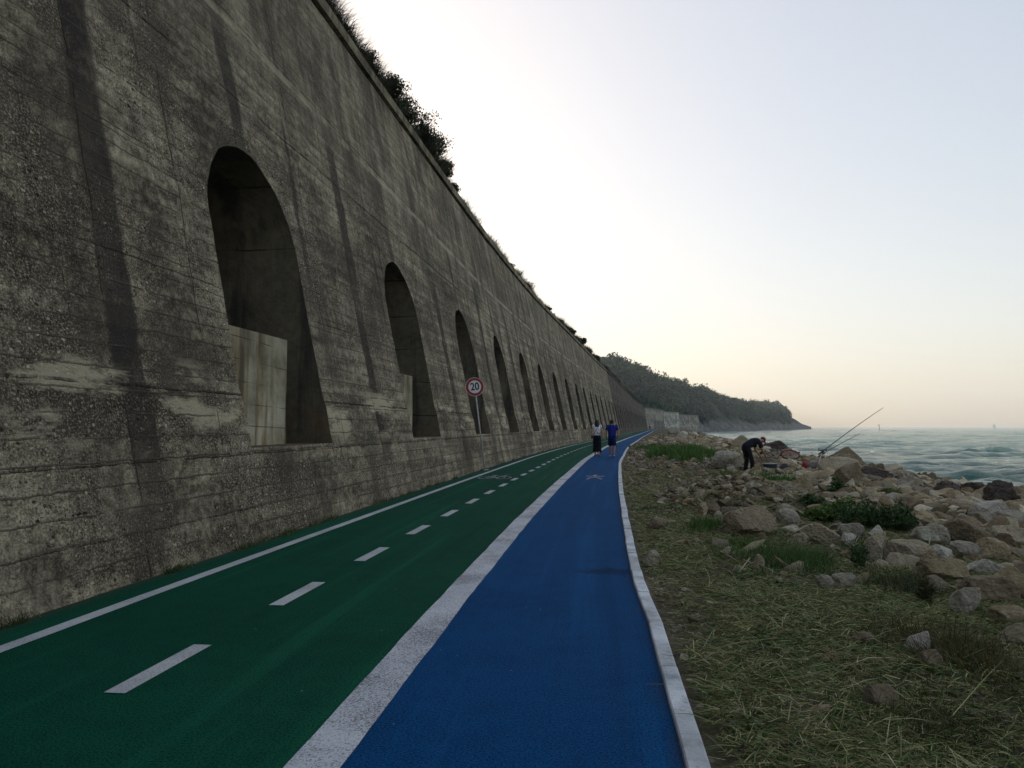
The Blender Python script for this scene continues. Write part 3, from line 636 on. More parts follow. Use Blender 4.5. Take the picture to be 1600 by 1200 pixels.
BIG = [
 (1113, 1166, 705, 733, 'grey', 'big pale grey rounded boulder standing behind the bent fisherman', 'rnd', 0),
 (1170, 1226, 713, 734, 'brown', 'brown-grey boulder just below the hands of the bent fisherman', 'ang', 1),
 (1298, 1360, 700, 732, 'brown', 'brown humped boulder at the water edge right of the rod tripod', 'ang', 2),
 (1277, 1350, 715, 744, 'buff', 'large pale buff boulder right behind the foot of the rod tripod', 'rnd', 1),
 (1296, 1362, 726, 770, 'brown', 'large brown pitted boulder in front of the pale buff one by the tripod', 'ang', 3),
 (1352, 1406, 727, 754, 'dark', 'dark wet boulder sloping to the water beside the brown pitted boulder', 'ang', 4),
 (1398, 1445, 742, 768, 'grey', 'grey pointed rock on the crest right of the sloping dark boulder', 'ang', 5),
 (1440, 1476, 752, 772, 'brown', 'low brown rock on the crest between grey pointed and reddish dark rocks', 'ang', 0),
 (1462, 1510, 751, 781, 'dark', 'dark reddish knobbly rock, leftmost of the three on the right crest', 'ang', 6),
 (1504, 1553, 753, 781, 'dark', 'dark reddish knobbly rock, middle of the three on the right crest', 'ang', 1),
 (1542, 1606, 750, 793, 'dark', 'dark reddish knobbly rock, rightmost and largest of the three on the right crest', 'ang', 2),
 (1512, 1592, 785, 815, 'white', 'broad lilac-grey slab below the dark reddish crest rocks', 'ang', 3),
 (1563, 1615, 791, 822, 'grey', 'grey slab at the right edge leaning on the broad lilac-grey slab', 'ang', 4),
 (1228, 1288, 743, 778, 'ochre', 'ochre-brown boulder between tripod foot and green leafy plants', 'ang', 5),
 (1128, 1234, 792, 838, 'brown', 'largest orange-brown boulder below the rubble heap', 'ang', 6),
 (1211, 1254, 796, 824, 'grey', 'grey speckled boulder touching the orange-brown boulder on its right', 'rnd', 2),
 (1248, 1318, 811, 850, 'buff', 'broad buff-grey boulder left of the long humped rock', 'ang', 0),
 (1237, 1272, 829, 851, 'buff', 'smooth buff stone at the left foot of the broad buff-grey boulder', 'rnd', 3),
 (1228, 1251, 821, 834, 'white', 'small white stone above the smooth buff stone', 'rnd', 4),
 (1304, 1357, 813, 843, 'grey', 'long humped grey rock in front of the dark green plants', 'ang', 1),
 (1316, 1343, 834, 853, 'white', 'round pale stone under the long humped grey rock', 'rnd', 0),
 (1360, 1389, 822, 848, 'white', 'pointed pale stone standing below the dark green plants', 'ang', 2),
 (1346, 1402, 834, 878, 'buff', 'left half of the long buff ledge under the pointed pale stone', 'ang', 3),
 (1392, 1474, 836, 880, 'buff', 'long buff ledge right of centre with a furrowed face', 'ang', 4),
 (1530, 1586, 843, 877, 'ochre', 'yellow-buff egg-shaped boulder near the right edge', 'rnd', 1),
 (1483, 1543, 848, 875, 'grey', 'dark grey gravelly boulder left of the yellow-buff egg-shaped one', 'rnd', 2),
 (1449, 1499, 851, 885, 'white', 'white pitted boulder left of the dark grey gravelly boulder', 'rnd', 3),
 (1437, 1477, 861, 893, 'ochre', 'squarish ochre block in front of the white pitted boulder', 'ang', 5),
 (1444, 1534, 876, 908, 'ochre', 'long yellowish slab lying below the white pitted boulder', 'ang', 6),
 (1518, 1580, 870, 903, 'white', 'whitish slab at the right end of the long yellowish slab', 'ang', 0),
 (1500, 1606, 893, 946, 'brown', 'largest brown slab at the right edge with a dark gap beneath', 'ang', 1),
 (1552, 1620, 888, 920, 'ochre', 'tan slab resting behind the largest brown slab at the right edge', 'ang', 2),
 (1484, 1548, 920, 964, 'grey', 'grey-green ridged slab left below the largest brown slab', 'ang', 3),
 (1556, 1625, 943, 978, 'ochre', 'yellow-brown slab at the right edge under the largest brown slab', 'ang', 4),
 (1570, 1640, 975, 1012, 'buff', 'buff slab cut by the right edge, lowest of the right-hand pile', 'ang', 5),
 (1548, 1615, 823, 853, 'buff', 'flat buff slab at the right edge above the egg-shaped boulder', 'ang', 6),
 (1468, 1562, 803, 853, 'brown', 'bulky dark brown rock under the broad lilac-grey slab', 'ang', 0),
 (1422, 1492, 816, 853, 'grey', 'grey-brown weathered rock right of the dark green plants', 'ang', 1),
 (1006, 1033, 861, 886, 'grey', 'grey round stone right beside the white kerb', 'rnd', 4),
 (1014, 1048, 810, 829, 'brown', 'brownish stone a little right of the kerb above the round grey one', 'rnd', 0),
 (1098, 1130, 778, 803, 'brown', 'dark plank-shaped stone tilted in the dry grass', 'ang', 2),
 (1088, 1111, 786, 808, 'ochre', 'rusty stone at the left of the tilted plank-shaped stone', 'ang', 3),
 (1180, 1198, 868, 895, 'buff', 'upright buff stone in the mown grass beside the dry sticks', 'rnd', 1),
 (1303, 1353, 891, 922, 'grey', 'flat grey stone sunk in grass below the buff boulders', 'ang', 4),
 (1276, 1306, 900, 922, 'grey', 'low grey stone left of the flat sunken one', 'rnd', 2),
 (1416, 1474, 990, 1020, 'white', 'whitish jagged stone showing through the mown grass at right', 'ang', 5),
 (1440, 1484, 1018, 1048, 'brown', 'brown stone half buried in grass under the whitish jagged one', 'ang', 6),
 (1095, 1110, 712, 722, 'white', 'white stone in front of the tall green grass patch', 'ang', 0),
 (1033, 1050, 766, 774, 'white', 'small white stone alone in the dry grass near the kerb', 'sm', 1),
 (1058, 1078, 672, 684, 'white', 'pale boulder on the far bank behind the green grass patch', 'rnd', 3),
 (1040, 1064, 667, 680, 'grey', 'grey boulder on the far bank left of the pale boulder', 'ang', 1),
 (1138, 1182, 681, 702, 'brown', 'brown ledge on the crest behind the fisherman back', 'ang', 2),
 (1182, 1236, 687, 708, 'dark', 'dark ledge at the water just right of the fisherman head', 'ang', 3),
 (1228, 1296, 693, 716, 'dark', 'long dark ledge at the water behind the lying bicycle', 'ang', 4),
 (1196, 1262, 702, 720, 'brown', 'flat brown rock between fisherman and lying bicycle', 'ang', 5),
 (1325, 1375, 990, 1012, 'brown', 'earthy brown stone in the middle of the mown grass', 'rnd', 4),
 (1355, 1420, 1075, 1112, 'brown', 'low brown stone in the mown grass towards the bottom', 'ang', 6),
]
for i, b in enumerate(BIG): px_rock(*b)
# smaller rocks strewn between them, each an object of its own
SIZE = lambda r: 'small' if r < .13 else ('fist-to-head-sized' if r < .2 else ('mid-sized' if r < .36 else 'large'))
ZONES = lambda s, u: ((('beside the kerb' if u < 1.2 else 'in the dry grass strip' if u < 3.2 else 'in the mown grass' if u < 5.2 else 'in the near rock pile') if s < 9 else
                      ('beside the kerb' if u < 1.3 else 'below the rubble heap' if u < 3.6 else 'among the buff boulders' if u < 6.2 else 'between the boulders and the crest' if u < 9 else 'on the wet slope') if s < 17 else
                      ('beside the kerb' if u < 1.6 else 'in front of the fisherman' if u < 4.5 else 'around the fishing gear' if u < 8 else 'at the water edge near the tripod') if s < 32 else
                      ('beside the kerb' if u < 1.5 else 'around the tall green grass' if u < 5 else 'on the bank behind the fisherman' if u < 8.5 else 'at the water edge behind the fisherman') if s < 60 else
                      ('beside the distant kerb' if u < 2 else 'on the distant bank' if u < 8 else 'along the distant water edge')))
FILL = []
tries = 0
while len(FILL) < 235 and tries < 9000:
    tries += 1
    s = float(np.exp(rng.uniform(math.log(5), math.log(150)))); u = float(rng.uniform(.2, 11.6))
    p = fr(s, T_SHORE + u)
    if p[0] > .69 * p[1] + .4: continue
    dens = np.interp(u, [0, .5, 2.2, 4, 6, 11], [.35, .25, .12, .5, 1, 1]) if s < 20 else np.interp(u, [0, 1, 3, 5, 7.5, 11], [.5, .6, .25, .35, .9, 1])
    if s < 7.5: dens *= .25
    if rng.random() > dens: continue
    mx = np.interp(u, [0, 2, 5, 8, 11], [.10, .13, .26, .42, .6]) * (1 if s < 45 else 1.5)
    r = mx * rng.uniform(.4, 1) ** 1.2
    if r * 768 / p[1] < 1.1 or u < r * 1.3 + .05: continue
    if any((p[0] - q[0])**2 + (p[1] - q[1])**2 < (q[2] * .8 + r * .8)**2 for q in ROCKS): continue
    ROCKS.append((p[0], p[1], r))
    if u > 9.2: cc = rng.choice(['dark', 'dark', 'brown'])
    elif u > 6: cc = rng.choice(['buff', 'brown', 'grey', 'brown', 'ochre', 'white', 'dark'])
    else: cc = rng.choice(['buff', 'grey', 'white', 'brown', 'grey', 'ochre'])
    big = r > .2
    mesh = RK_KNOB[rng.integers(4)] if cc == 'dark' else (RK_ANG + RK_RND)[rng.integers(12)] if big else RK_SM[rng.integers(6)]
    hx, hy, hz = r * rng.uniform(.8, 1.25), r * rng.uniform(.7, 1.1), r * rng.uniform(.42, .75)
    z = float(zground(s, u))
    o = put_rock((p[0], p[1], z + hz * .45), (hx, hy, hz), mesh, str(cc))
    shp = 'flat' if hz < r * .52 else ('rounded' if mesh in RK_RND else 'knobbly' if mesh in RK_KNOB else 'angular')
    FILL.append((o, s, u, f"{SIZE(r)} {dict(grey='grey', buff='buff', brown='brown', ochre='ochre', dark='dark wet', white='whitish')[str(cc)]} {shp} rock {ZONES(s, u)}"))
ORD = ['', 'second', 'third', 'fourth', 'fifth', 'sixth', 'seventh', 'eighth', 'ninth', 'tenth', 'eleventh', 'twelfth']
bylab = {}
for q in FILL: bylab.setdefault(q[3], []).append(q)
for lab, qs in bylab.items():
    if len(qs) == 1: qs[0][0]['label'] = lab
    else:
        for i, q in enumerate(sorted(qs, key=lambda q: q[1])):
            q[0]['label'] = lab + (', nearest' if i == 0 else f', {ORD[min(i, 11)]} nearest')
    for q in qs: q[0]['group'] = 'rocks strewn over the shore'

# gravel and pebbles: nobody could count them
def ico():
    bm = bmesh.new(); bmesh.ops.create_icosphere(bm, subdivisions=1, radius=1.); V = np.array([v.co[:] for v in bm.verts]); F = np.array([[v.index for v in f.verts] for f in bm.faces]); bm.free(); return V, F
IV, IF = ico()
def scatter_stones(name, n, sampler, mat):
    s, u, r = sampler(n); n = len(s); P = fr(s, T_SHORE + u, zground(s, u) + r * .15)
    a = rng.uniform(0, 2 * PI, n); sc = np.stack([r * rng.uniform(.7, 1.4, n), r * rng.uniform(.6, 1.1, n), r * rng.uniform(.35, .75, n)], 1)
    V = IV[None] * (1 + .18 * rng.normal(size=(n, len(IV), 1))) * sc[:, None, :]
    tl = rng.normal(0, .35, (n, 1)); V[..., 2] = V[..., 2] + V[..., 0] * tl
    x = V[..., 0] * np.cos(a)[:, None] - V[..., 1] * np.sin(a)[:, None]; y = V[..., 0] * np.sin(a)[:, None] + V[..., 1] * np.cos(a)[:, None]
    V = np.stack([x, y, V[..., 2]], -1) + P[:, None, :]
    F = IF[None] + (np.arange(n) * len(IV))[:, None, None]
    pal = np.array([(0.320, 0.270, 0.186), (0.272, 0.212, 0.127), (0.176, 0.131, 0.081), (0.432, 0.372, 0.273), (0.224, 0.182, 0.127), (0.248, 0.186, 0.102)])
    c = pal[rng.integers(0, 6, n)] * rng.uniform(.6, 1.1, (n, 1)); wet = sm(u, 9, 10.5)[:, None]; c = c * (1 - wet * .8)
    o = mk(name, V.reshape(-1, 3), [F.reshape(-1, 3)], mat, None, False, col=np.repeat(c, len(IV), 0))
    return tag(o, kind='stuff')
def stone_mat():
    t = NT('pebble_stone'); c = t.attr(); P = t.pos(); c = t.mix(t.ss(t.noise(P, 25., 5, .7), .35, .65), t.mix(.4, c, (0, 0, 0)), c)
    t.bump(t.noise(P, 60., 4, .7), .01); return t.fin(c, .9, .15)
MST = stone_mat()
def samp(n):
    s = np.exp(rng.uniform(math.log(4.2), math.log(120), n * 4)); u = rng.uniform(.04, 11.5, n * 4); p = fr(s, T_SHORE + u)
    den = np.interp(u, [0, .6, 2.4, 4, 6, 11], [.75, .35, .12, .5, 1, 1]) * np.where(s > 18, 1.1, 1) * np.where((s < 8), .30, 1)
    den = np.where((s > 18) & (s < 50), np.maximum(den, .35 + .8 * (vnoise(s * .3, u * .5, seed=61) > .05)), den)
    # rubble heap below the fisherman
    ok = (p[:, 0] < .70 * p[:, 1] + 3.2) & (rng.random(n * 4) < den)
    s, u = s[ok][:n], u[ok][:n]
    r = rng.lognormal(math.log(.030), .55, len(s)) * np.interp(u, [0, 3, 5, 8, 11], [.75, .85, 1.4, 2., 2.4]) * np.interp(s, [5, 20, 60, 120], [.8, 1.1, 2., 3.5])
    return s, u, np.minimum(np.minimum(r, .2), u * .45)
scatter_stones('gravel', 60000, samp, MST)
def big_rubble(n):
    s = np.exp(rng.uniform(math.log(6), math.log(95), n * 5)); u = rng.uniform(1.2, 11.3, n * 5); p = fr(s, T_SHORE + u)
    den = np.interp(u, [0, 2.4, 4.2, 6, 11], [.08, .04, .32, 1.1, 1.1]) * np.where(s < 8.5, .6, 1) * (.35 + .9 * (vnoise(s * .45, u * .6, seed=62) > -.1))
    ok = (p[:, 0] < .70 * p[:, 1] + 3.2) & (rng.random(n * 5) < den); s, u = s[ok][:n], u[ok][:n]; n = len(s)
    r = rng.uniform(.07, .27, n) ** 1.12 * np.interp(u, [2, 6, 11], [.8, 1.1, 1.5]) * np.interp(s, [6, 20, 95], [.9, 1.1, 2.2])
    base = []
    for me in RK_SM:
        co = np.empty(len(me.vertices) * 3, np.float32); me.vertices.foreach_get('co', co); f = np.array([p_.vertices[:] for p_ in me.polygons]); base.append((co.reshape(-1, 3), f))
    P = fr(s, T_SHORE + u, zground(s, u) + r * .22); VV, FF, CC = [], [], []; k = 0
    pl = np.array([(0.360, 0.302, 0.205), (0.333, 0.260, 0.158), (0.225, 0.168, 0.101), (0.486, 0.420, 0.302), (0.270, 0.223, 0.151), (0.324, 0.248, 0.144)])
    for i in range(n):
        b, f = base[rng.integers(6)]; a = rng.uniform(0, 2 * PI); ca, sa = math.cos(a), math.sin(a); sc = r[i] * np.array([rng.uniform(.8, 1.4), rng.uniform(.7, 1.1), rng.uniform(.4, .8)])
        v = b * sc; v = np.stack([v[:, 0] * ca - v[:, 1] * sa, v[:, 0] * sa + v[:, 1] * ca, v[:, 2] + v[:, 0] * rng.normal(0, .3)], 1) + P[i]
        c = pl[rng.integers(6)] * rng.uniform(.65, 1.15) * (1 - .8 * float(sm(u[i], 8.8, 10.3))); VV.append(v); FF.append(f + k); CC.append(np.repeat(c[None], len(v), 0)); k += len(v)
    o = mk('rubble', np.concatenate(VV), [np.concatenate(FF)], MST, None, True, col=np.concatenate(CC)); o.data.set_sharp_from_angle(angle=.42); tag(o, kind='stuff')
RK_LOW = None
big_rubble(5200)
hp = on_ground(1172, 790); hs, ht = inv(hp[0], hp[1]); hu = float(ht) - T_SHORE; hs = float(hs)
def samp2(n):
    a = rng.normal(0, .5, n); b = rng.normal(0, .5, n); return hs + 1.2 + b * 1.3, np.maximum(hu + a * 1.5, .6), np.minimum(rng.lognormal(math.log(.05), .45, n), .14)
s_, u_, r_ = samp2(1500)
_old = zground
def zground(s, u, _o=_old):       # the heap raises the ground
    return _o(s, u) + .38 * np.exp(-(((np.asarray(s, float) - hs - 1.3) / 1.0)**2 + ((np.asarray(u, float) - hu) / 1.15)**2))
scatter_stones('rubble', 1500, lambda n: (s_, u_, r_), MST)
Sg, Ug = np.meshgrid(np.linspace(hs - 1.6, hs + 4.2, 50), np.linspace(hu - 3, hu + 3, 50), indexing='ij')
Zg = zground(Sg, Ug) - .012 - .06 * sm(np.maximum(np.abs(Sg - hs - 1.3) / 2.9, np.abs(Ug - hu) / 3), .7, 1.)
tag(mk('rubble_heap_ground', fr(Sg, T_SHORE + Ug, Zg).reshape(-1, 3), [grid_faces(50, 50)[:, ::-1]], MSHORE), kind='structure')

# ------------------------------------------------------------------ grass and plants
def leaf_mat(name, rough=.7, trans=True):
    t = NT(name); c = t.attr(); P = t.pos(); c = t.mix(t.ss(t.noise(P, 6., 3, .6), .3, .7, 0., .35), c, t.mix(.5, c, (0, 0, 0)))
    return t.fin(c, rough, .25)
MLEAF = leaf_mat('leaf_blades')
def blades(name, P, D, L, W, colr, bend, kind='stuff', parent=None):
    """grass blades: root P, unit direction D, length L, width W, sag"""
    n = len(P); side = np.cross(D, rng.normal(size=(n, 3))); side /= np.linalg.norm(side, axis=1)[:, None] + 1e-9
    g = np.zeros((n, 3)); g[:, 2] = -1; g[:, :2] = D[:, :2] * .6
    m = P + D * (L * .55)[:, None] + g * (L * bend * .25)[:, None]; t = P + D * L[:, None] + g * (L * bend)[:, None]
    V = np.stack([P - side * W[:, None], P + side * W[:, None], m + side * W[:, None] * .75, m - side * W[:, None] * .75, t], 1).reshape(-1, 3)
    b = np.arange(n) * 5
    q = np.stack([b, b + 1, b + 2, b + 3], 1); tr = np.stack([b + 3, b + 2, b + 4], 1)
    o = mk(name, V, [q, tr], MLEAF, parent, True, col=np.repeat(colr, 5, 0))
    if kind: tag(o, kind=kind)
    return o
def pal(n, cols, var=.25):
    cols = np.array(cols); return cols[rng.integers(0, len(cols), n)] * (1 + var * rng.uniform(-1, 1, (n, 1)))
HAY = [(.24, .24, .09), (.15, .19, .055), (.32, .29, .13), (.09, .12, .035), (.17, .135, .06), (.13, .175, .065), (.40, .36, .20), (.10, .15, .045)]
GRN = [(.05, .13, .016), (.075, .17, .025), (.038, .085, .015), (.10, .16, .035)]
def dirs(n, up0, up1):
    a = rng.uniform(0, 2 * PI, n); e = rng.uniform(up0, up1, n); return np.stack([np.cos(a) * np.cos(e), np.sin(a) * np.cos(e), np.sin(e)], 1)
def infront(s, u): p = fr(s, T_SHORE + u); return (p[:, 0] < .70 * p[:, 1] + 2.6)
# mown grass lying on the near verge
n = 640000; s = np.exp(rng.uniform(math.log(3.0), math.log(26), n)); u = rng.uniform(.07, 7.5, n)
den = np.interp(u, [0, .25, 1, 3.4, 4.6, 6, 7.5], [.35, .8, 1, 1, .6, .25, .1]) * np.interp(s, [3, 8, 10, 14, 26], [1, 1, .75, .4, .25]) * (.28 + 1.0 * sm(fbm(s * .9, u * .9, o=3, seed=71), -.25, .2))
ok = infront(s, u) & (rng.random(n) < den); s, u = s[ok][:270000], u[ok][:270000]; n = len(s)
P = fr(s, T_SHORE + u, zground(s, u) + rng.uniform(0, .045, n) * np.interp(s, [3, 12], [1, .6]))
blades('mown_grass', P, dirs(n, -.06, .55), rng.lognormal(math.log(.075), .5, n), rng.uniform(.0013, .0032, n) * np.interp(s, [3, 12, 26], [.9, 1.2, 2]), pal(n, HAY, .35), rng.uniform(0, .35, n))
# long pale straws on top
n = 260; s = rng.uniform(3.2, 11, n); u = rng.uniform(.1, 5, n); ok = infront(s, u); s, u = s[ok], u[ok]; n = len(s)
blades('straw', fr(s, T_SHORE + u, zground(s, u) + rng.uniform(.03, .07, n)), dirs(n, -.02, .12), rng.uniform(.15, .5, n), rng.uniform(.0015, .003, n), pal(n, [(.19, .165, .085), (.13, .13, .06), (.24, .21, .125)], .2), rng.uniform(0, .12, n))
# standing green grass in tufts
def tuftfield(name, cs, cu, rs, ru, n, h0, h1, cols, w=.003, ntuft=None):
    nt = ntuft or max(6, n // 60); ts = cs + rs * rng.normal(0, .5, nt); tu = cu + ru * rng.normal(0, .5, nt); k = rng.integers(0, nt, n)
    s = ts[k] + rng.normal(0, .10, n) * max(1, rs * .3); u = np.maximum(.05, tu[k] + rng.normal(0, .10, n) * max(1, ru * .3)); th = rng.uniform(.6, 1.1, nt)[k]
    return blades(name, fr(s, T_SHORE + u, zground(s, u)), dirs(n, .85, 1.5), rng.uniform(h0, h1, n) * th, np.full(n, w) * rng.uniform(.6, 1.3, n), pal(n, cols, .3), rng.uniform(.05, .45, n))
def px_tufts(name, x, y, wpx, n, h0, h1, cols, deep, w=.003, nt=None):
    g = on_ground(x, y); s, t = inv(g[0], g[1]); return tuftfield(name, float(s), float(t) - T_SHORE, deep, wpx / FPX * g[1] / 2, n, h0, h1, cols, w * max(1, g[1] / 10), nt)
px_tufts('green_grass', 1075, 712, 88, 9000, .35, .8, GRN, 7., .0032, 160)
px_tufts('green_grass', 1185, 757, 110, 2600, .2, .5, GRN, 1.6, .003, 40)
px_tufts('green_grass', 1140, 768, 60, 1200, .12, .28, GRN, 1.3)
px_tufts('green_grass', 1240, 885, 95, 3800, .10, .30, [(.045, .10, .022), (.065, .125, .03), (.09, .13, .04)], .55, .0024, 60)
px_tufts('green_grass', 1165, 862, 100, 2500, .06, .16, GRN, .6, .0024, 50)
px_tufts('green_grass', 1110, 826, 50, 1300, .10, .25, GRN, .5, .0026)
px_tufts('green_grass', 1015, 700, 60, 1500, .12, .3, GRN, 5., .003, 40)
px_tufts('green_grass', 1410, 925, 60, 1200, .10, .32, [(.06, .075, .03), (.10, .09, .045), (.045, .07, .025)], .5, .002, 18)
px_tufts('green_grass', 1500, 1030, 130, 3200, .06, .24, [(.075, .085, .025), (.12, .085, .03), (.05, .075, .02), (.13, .10, .05)], .7, .002, 50)
px_tufts('green_grass', 1480, 1140, 200, 2500, .05, .16, [(.06, .085, .025), (.045, .07, .02), (.10, .09, .04)], .5, .0018, 40)
px_tufts('green_grass', 1250, 1040, 220, 1500, .03, .09, [(.04, .075, .02), (.06, .085, .03)], .6, .0018, 40)
nt_ = 90; ts = np.exp(rng.uniform(math.log(3.3), math.log(16), nt_)); tu = rng.uniform(.25, 5., nt_); k = rng.integers(0, nt_, 4200); a = rng.normal(0, .085, (4200, 2)); s = ts[k] + a[:, 0]; u = np.maximum(.05, tu[k] + a[:, 1]); ok = infront(s, u); s, u = s[ok], u[ok]; n = len(s)
blades('weeds', fr(s, T_SHORE + u, zground(s, u) + .02), dirs(n, .05, .9), rng.uniform(.03, .085, n), rng.uniform(.006, .014, n), pal(n, [(.06, .13, .03), (.09, .16, .04), (.05, .10, .03), (.13, .15, .06)], .4), rng.uniform(.1, .6, n))
nt_ = 46; ts = np.exp(rng.uniform(math.log(5.5), math.log(60), nt_)); k = rng.integers(0, nt_, 2600); n = 2600; s = ts[k] + rng.normal(0, .07, n) * (1 + ts[k] * .03)
blades('wall_foot_weeds', fr(s, OFF0 + .05 + np.abs(rng.normal(0, .025, n)), 0. * s), dirs(n, .5, 1.4), rng.uniform(.03, .13, n), rng.uniform(.002, .006, n), pal(n, [(.07, .11, .03), (.12, .11, .05), (.05, .08, .02)], .4), rng.uniform(.1, .5, n))
# leafy samphire-like plants between the boulders: each clump one plant
def plant(x, y, wpx, hpx, n, cols, label, upright=False):
    g = on_ground(x, y); rw = wpx / FPX * g[1] / 2; hh = hpx / FPX * g[1]
    ns = max(9, int(n / 16)); a = rng.uniform(0, 2 * PI, ns); rr = rw * (.15 + .95 * rng.random(ns) ** .6); hs_ = hh * (1.1 - .55 * (rr / rw) ** 2) * rng.uniform(.45, 1.25, ns)
    T = np.stack([rr * np.cos(a), rr * np.sin(a) * .9, hs_], 1); B = T * np.array([.35, .35, 0]); k = rng.integers(0, ns, n); q = rng.random(n) ** .6
    P = B[k] * (1 - q)[:, None] + T[k] * q[:, None]; P[:, 2] += .15 * hh * np.sin(q * PI)
    D = dirs(n, -.2, 1.1) if not upright else dirs(n, .35, 1.4); sz = np.interp(g[1], [8, 20], [.8, 1.15])
    root = empty('leafy_plant', g)
    blades('foliage', P, D, rng.uniform(.035, .085, n) * sz * (1 if not upright else 1.5), rng.uniform(.007, .017, n) * sz * (1 if not upright else .55), pal(n, cols, .45), rng.uniform(0, .5, n), None, root)
    b = rng.integers(0, n, ns); m = MB()
    for i in range(ns): m.tube([B[i] + [0, 0, -.05], (B[i] + T[i]) / 2 + [0, 0, .1 * hh], T[i]], .004, 5)
    m.build('stem', flat('plant_stem', (.06, .08, .03)), root); tag(root, label, 'plant', 'leafy plants between the boulders')
LG = [(.07, .14, .02), (.10, .18, .03), (.05, .10, .018), (.13, .17, .04)]; DG = [(.028, .070, .016), (.042, .095, .020), (.020, .050, .012), (.06, .11, .03)]
plant(1285, 815, 60, 22, 1500, LG, 'bright green leafy plant right of the orange-brown boulder')
plant(1322, 808, 70, 24, 1800, LG, 'bright green leafy plant under the brown pitted boulder')
plant(1270, 790, 40, 16, 800, DG, 'small dark green plant between ochre boulder and rubble heap')
plant(1348, 826, 80, 36, 1900, DG, 'dark green tall plant clump, left of two behind the pale pointed stone', True)
plant(1398, 830, 66, 38, 1700, DG, 'dark green tall plant clump, right of two beside the grey-brown rock', True)
plant(1432, 822, 40, 14, 600, [(.11, .12, .03), (.14, .13, .04), (.08, .10, .03)], 'yellowish low plant right of the dark green clumps')
plant(1390, 782, 50, 18, 900, [(.07, .10, .02), (.10, .12, .03)], 'olive plant just below the crest rocks')
plant(1312, 772, 36, 22, 600, DG, 'dark green weed rising beside the large brown pitted boulder')
plant(1450, 948, 30, 40, 260, [(.09, .085, .04), (.06, .07, .03)], 'thin grey-green weed in front of the grey-green ridged slab', True)
plant(1345, 892, 34, 40, 380, DG, 'thin dark stalky weed in front of the long buff ledge', True)
# dry sticks
def stick(pts, r, label):
    Q = [on_ground(x, y) + np.array([0, 0, .03 + dz]) for x, y, dz in pts]; o = Q[0].copy(); m = MB()
    m.tube([q - o for q in Q], np.linspace(r, r * .6, len(Q)), 6); ob = m.build('stick', flat('dry_wood', (.27, .23, .16))); ob.location = o; tag(ob, label, 'stick', 'dry sticks on the verge')
stick([(1126, 869, .02), (1140, 877, .02), (1151, 885, .03)], .007, 'straight dry stick lying left of the forked one')
stick([(1155, 899, .0), (1166, 891, .04), (1172, 884, .05)], .008, 'short pale stick propped towards the upright buff stone')
stick([(1162, 886, .04), (1180, 892, .03), (1206, 899, .02)], .007, 'long crooked stick passing in front of the upright buff stone')
stick([(1440, 900, .0), (1448, 884, .08), (1455, 872, .2)], .006, 'thin pale stick leaning on the squarish ochre block')
stick([(985, 754, .05), (991, 758, .03)], .02, 'short white stick lying against the kerb')

# ------------------------------------------------------------------ vegetation on the wall top and embankment
def emb(s, d):
    """height of the bank d metres behind the coping"""
    s = np.asarray(s, float); d = np.asarray(d, float)
    return COPTOP - .12 + np.interp(d, [0, 1, 6, 20, 60, 140], [0, .1, .9, 4, 13, 24]) * (1 + .8 * sm(s, 180, 330)) + .12 * fbm(s * .3, d * .3, o=3, seed=81)
TT = OFF0 - BAT * WALLTOP - .62
ss = np.arange(-30, 400, 2.); dd = np.array([0, .4, 1, 2, 3.5, 6, 10, 16, 25, 40, 60, 90, 140.]); Sg, Dg = np.meshgrid(ss, dd, indexing='ij')
def bank_mat():
    t = NT('bank_soil'); P = t.pos(); return t.bump(t.noise(P, 3., 6, .7), .1).fin(t.ramp(t.noise(P, .6, 6, .7), [(.3, (.028, .03, .014)), (.6, (.055, .06, .025)), (.8, (.10, .09, .05))]), .95, .1)
MBANK = bank_mat()
tag(mk('embankment_hill', fr(Sg, TT - Dg, emb(Sg, Dg)).reshape(-1, 3), [grid_faces(len(ss), len(dd))], MBANK), kind='structure')
TOPG = [(.035, .042, .016), (.05, .05, .022), (.028, .036, .014), (.09, .08, .045)]
n = 190000; s = np.exp(rng.uniform(math.log(11), math.log(330), n)); d = rng.uniform(-.05, .8, n); k = .35 + .9 * np.clip(fbm(s * .45, 2., o=3, seed=91) + .35, 0, 1)
dense = np.where(s < 29, 1.6, np.where(s < 75, .5, 1.))
ok = rng.random(n) < dense * k; s, d, k = s[ok], d[ok], k[ok]; n = len(s)
P = fr(s, TT + .55 - d, np.where(d < .55, COPTOP, emb(s, d)) - .02); D = dirs(n, .7, 1.5); k = k * np.where(s < 29, 1.4, .85)
blades('verge_grass', P, D, rng.uniform(.2, .8, n) * k * np.interp(s, [11, 40, 120, 330], [1., 1.1, 1.7, 2.6]), .004 * np.interp(s, [11, 40, 120, 330], [1.2, 2.2, 5, 10]), pal(n, TOPG, .3), rng.uniform(.05, .5, n))
n = 260; s = np.exp(rng.uniform(math.log(13), math.log(90), n)); d = rng.uniform(0, 1., n)
blades('dry_stalks', fr(s, TT + .5 - d * .5, emb(s, d)), dirs(n, 1.15, 1.55), rng.uniform(.5, 1.5, n), np.interp(s, [13, 90], [.004, .012]), pal(n, [(.07, .06, .035), (.10, .085, .05)], .3), rng.uniform(0, .15, n))
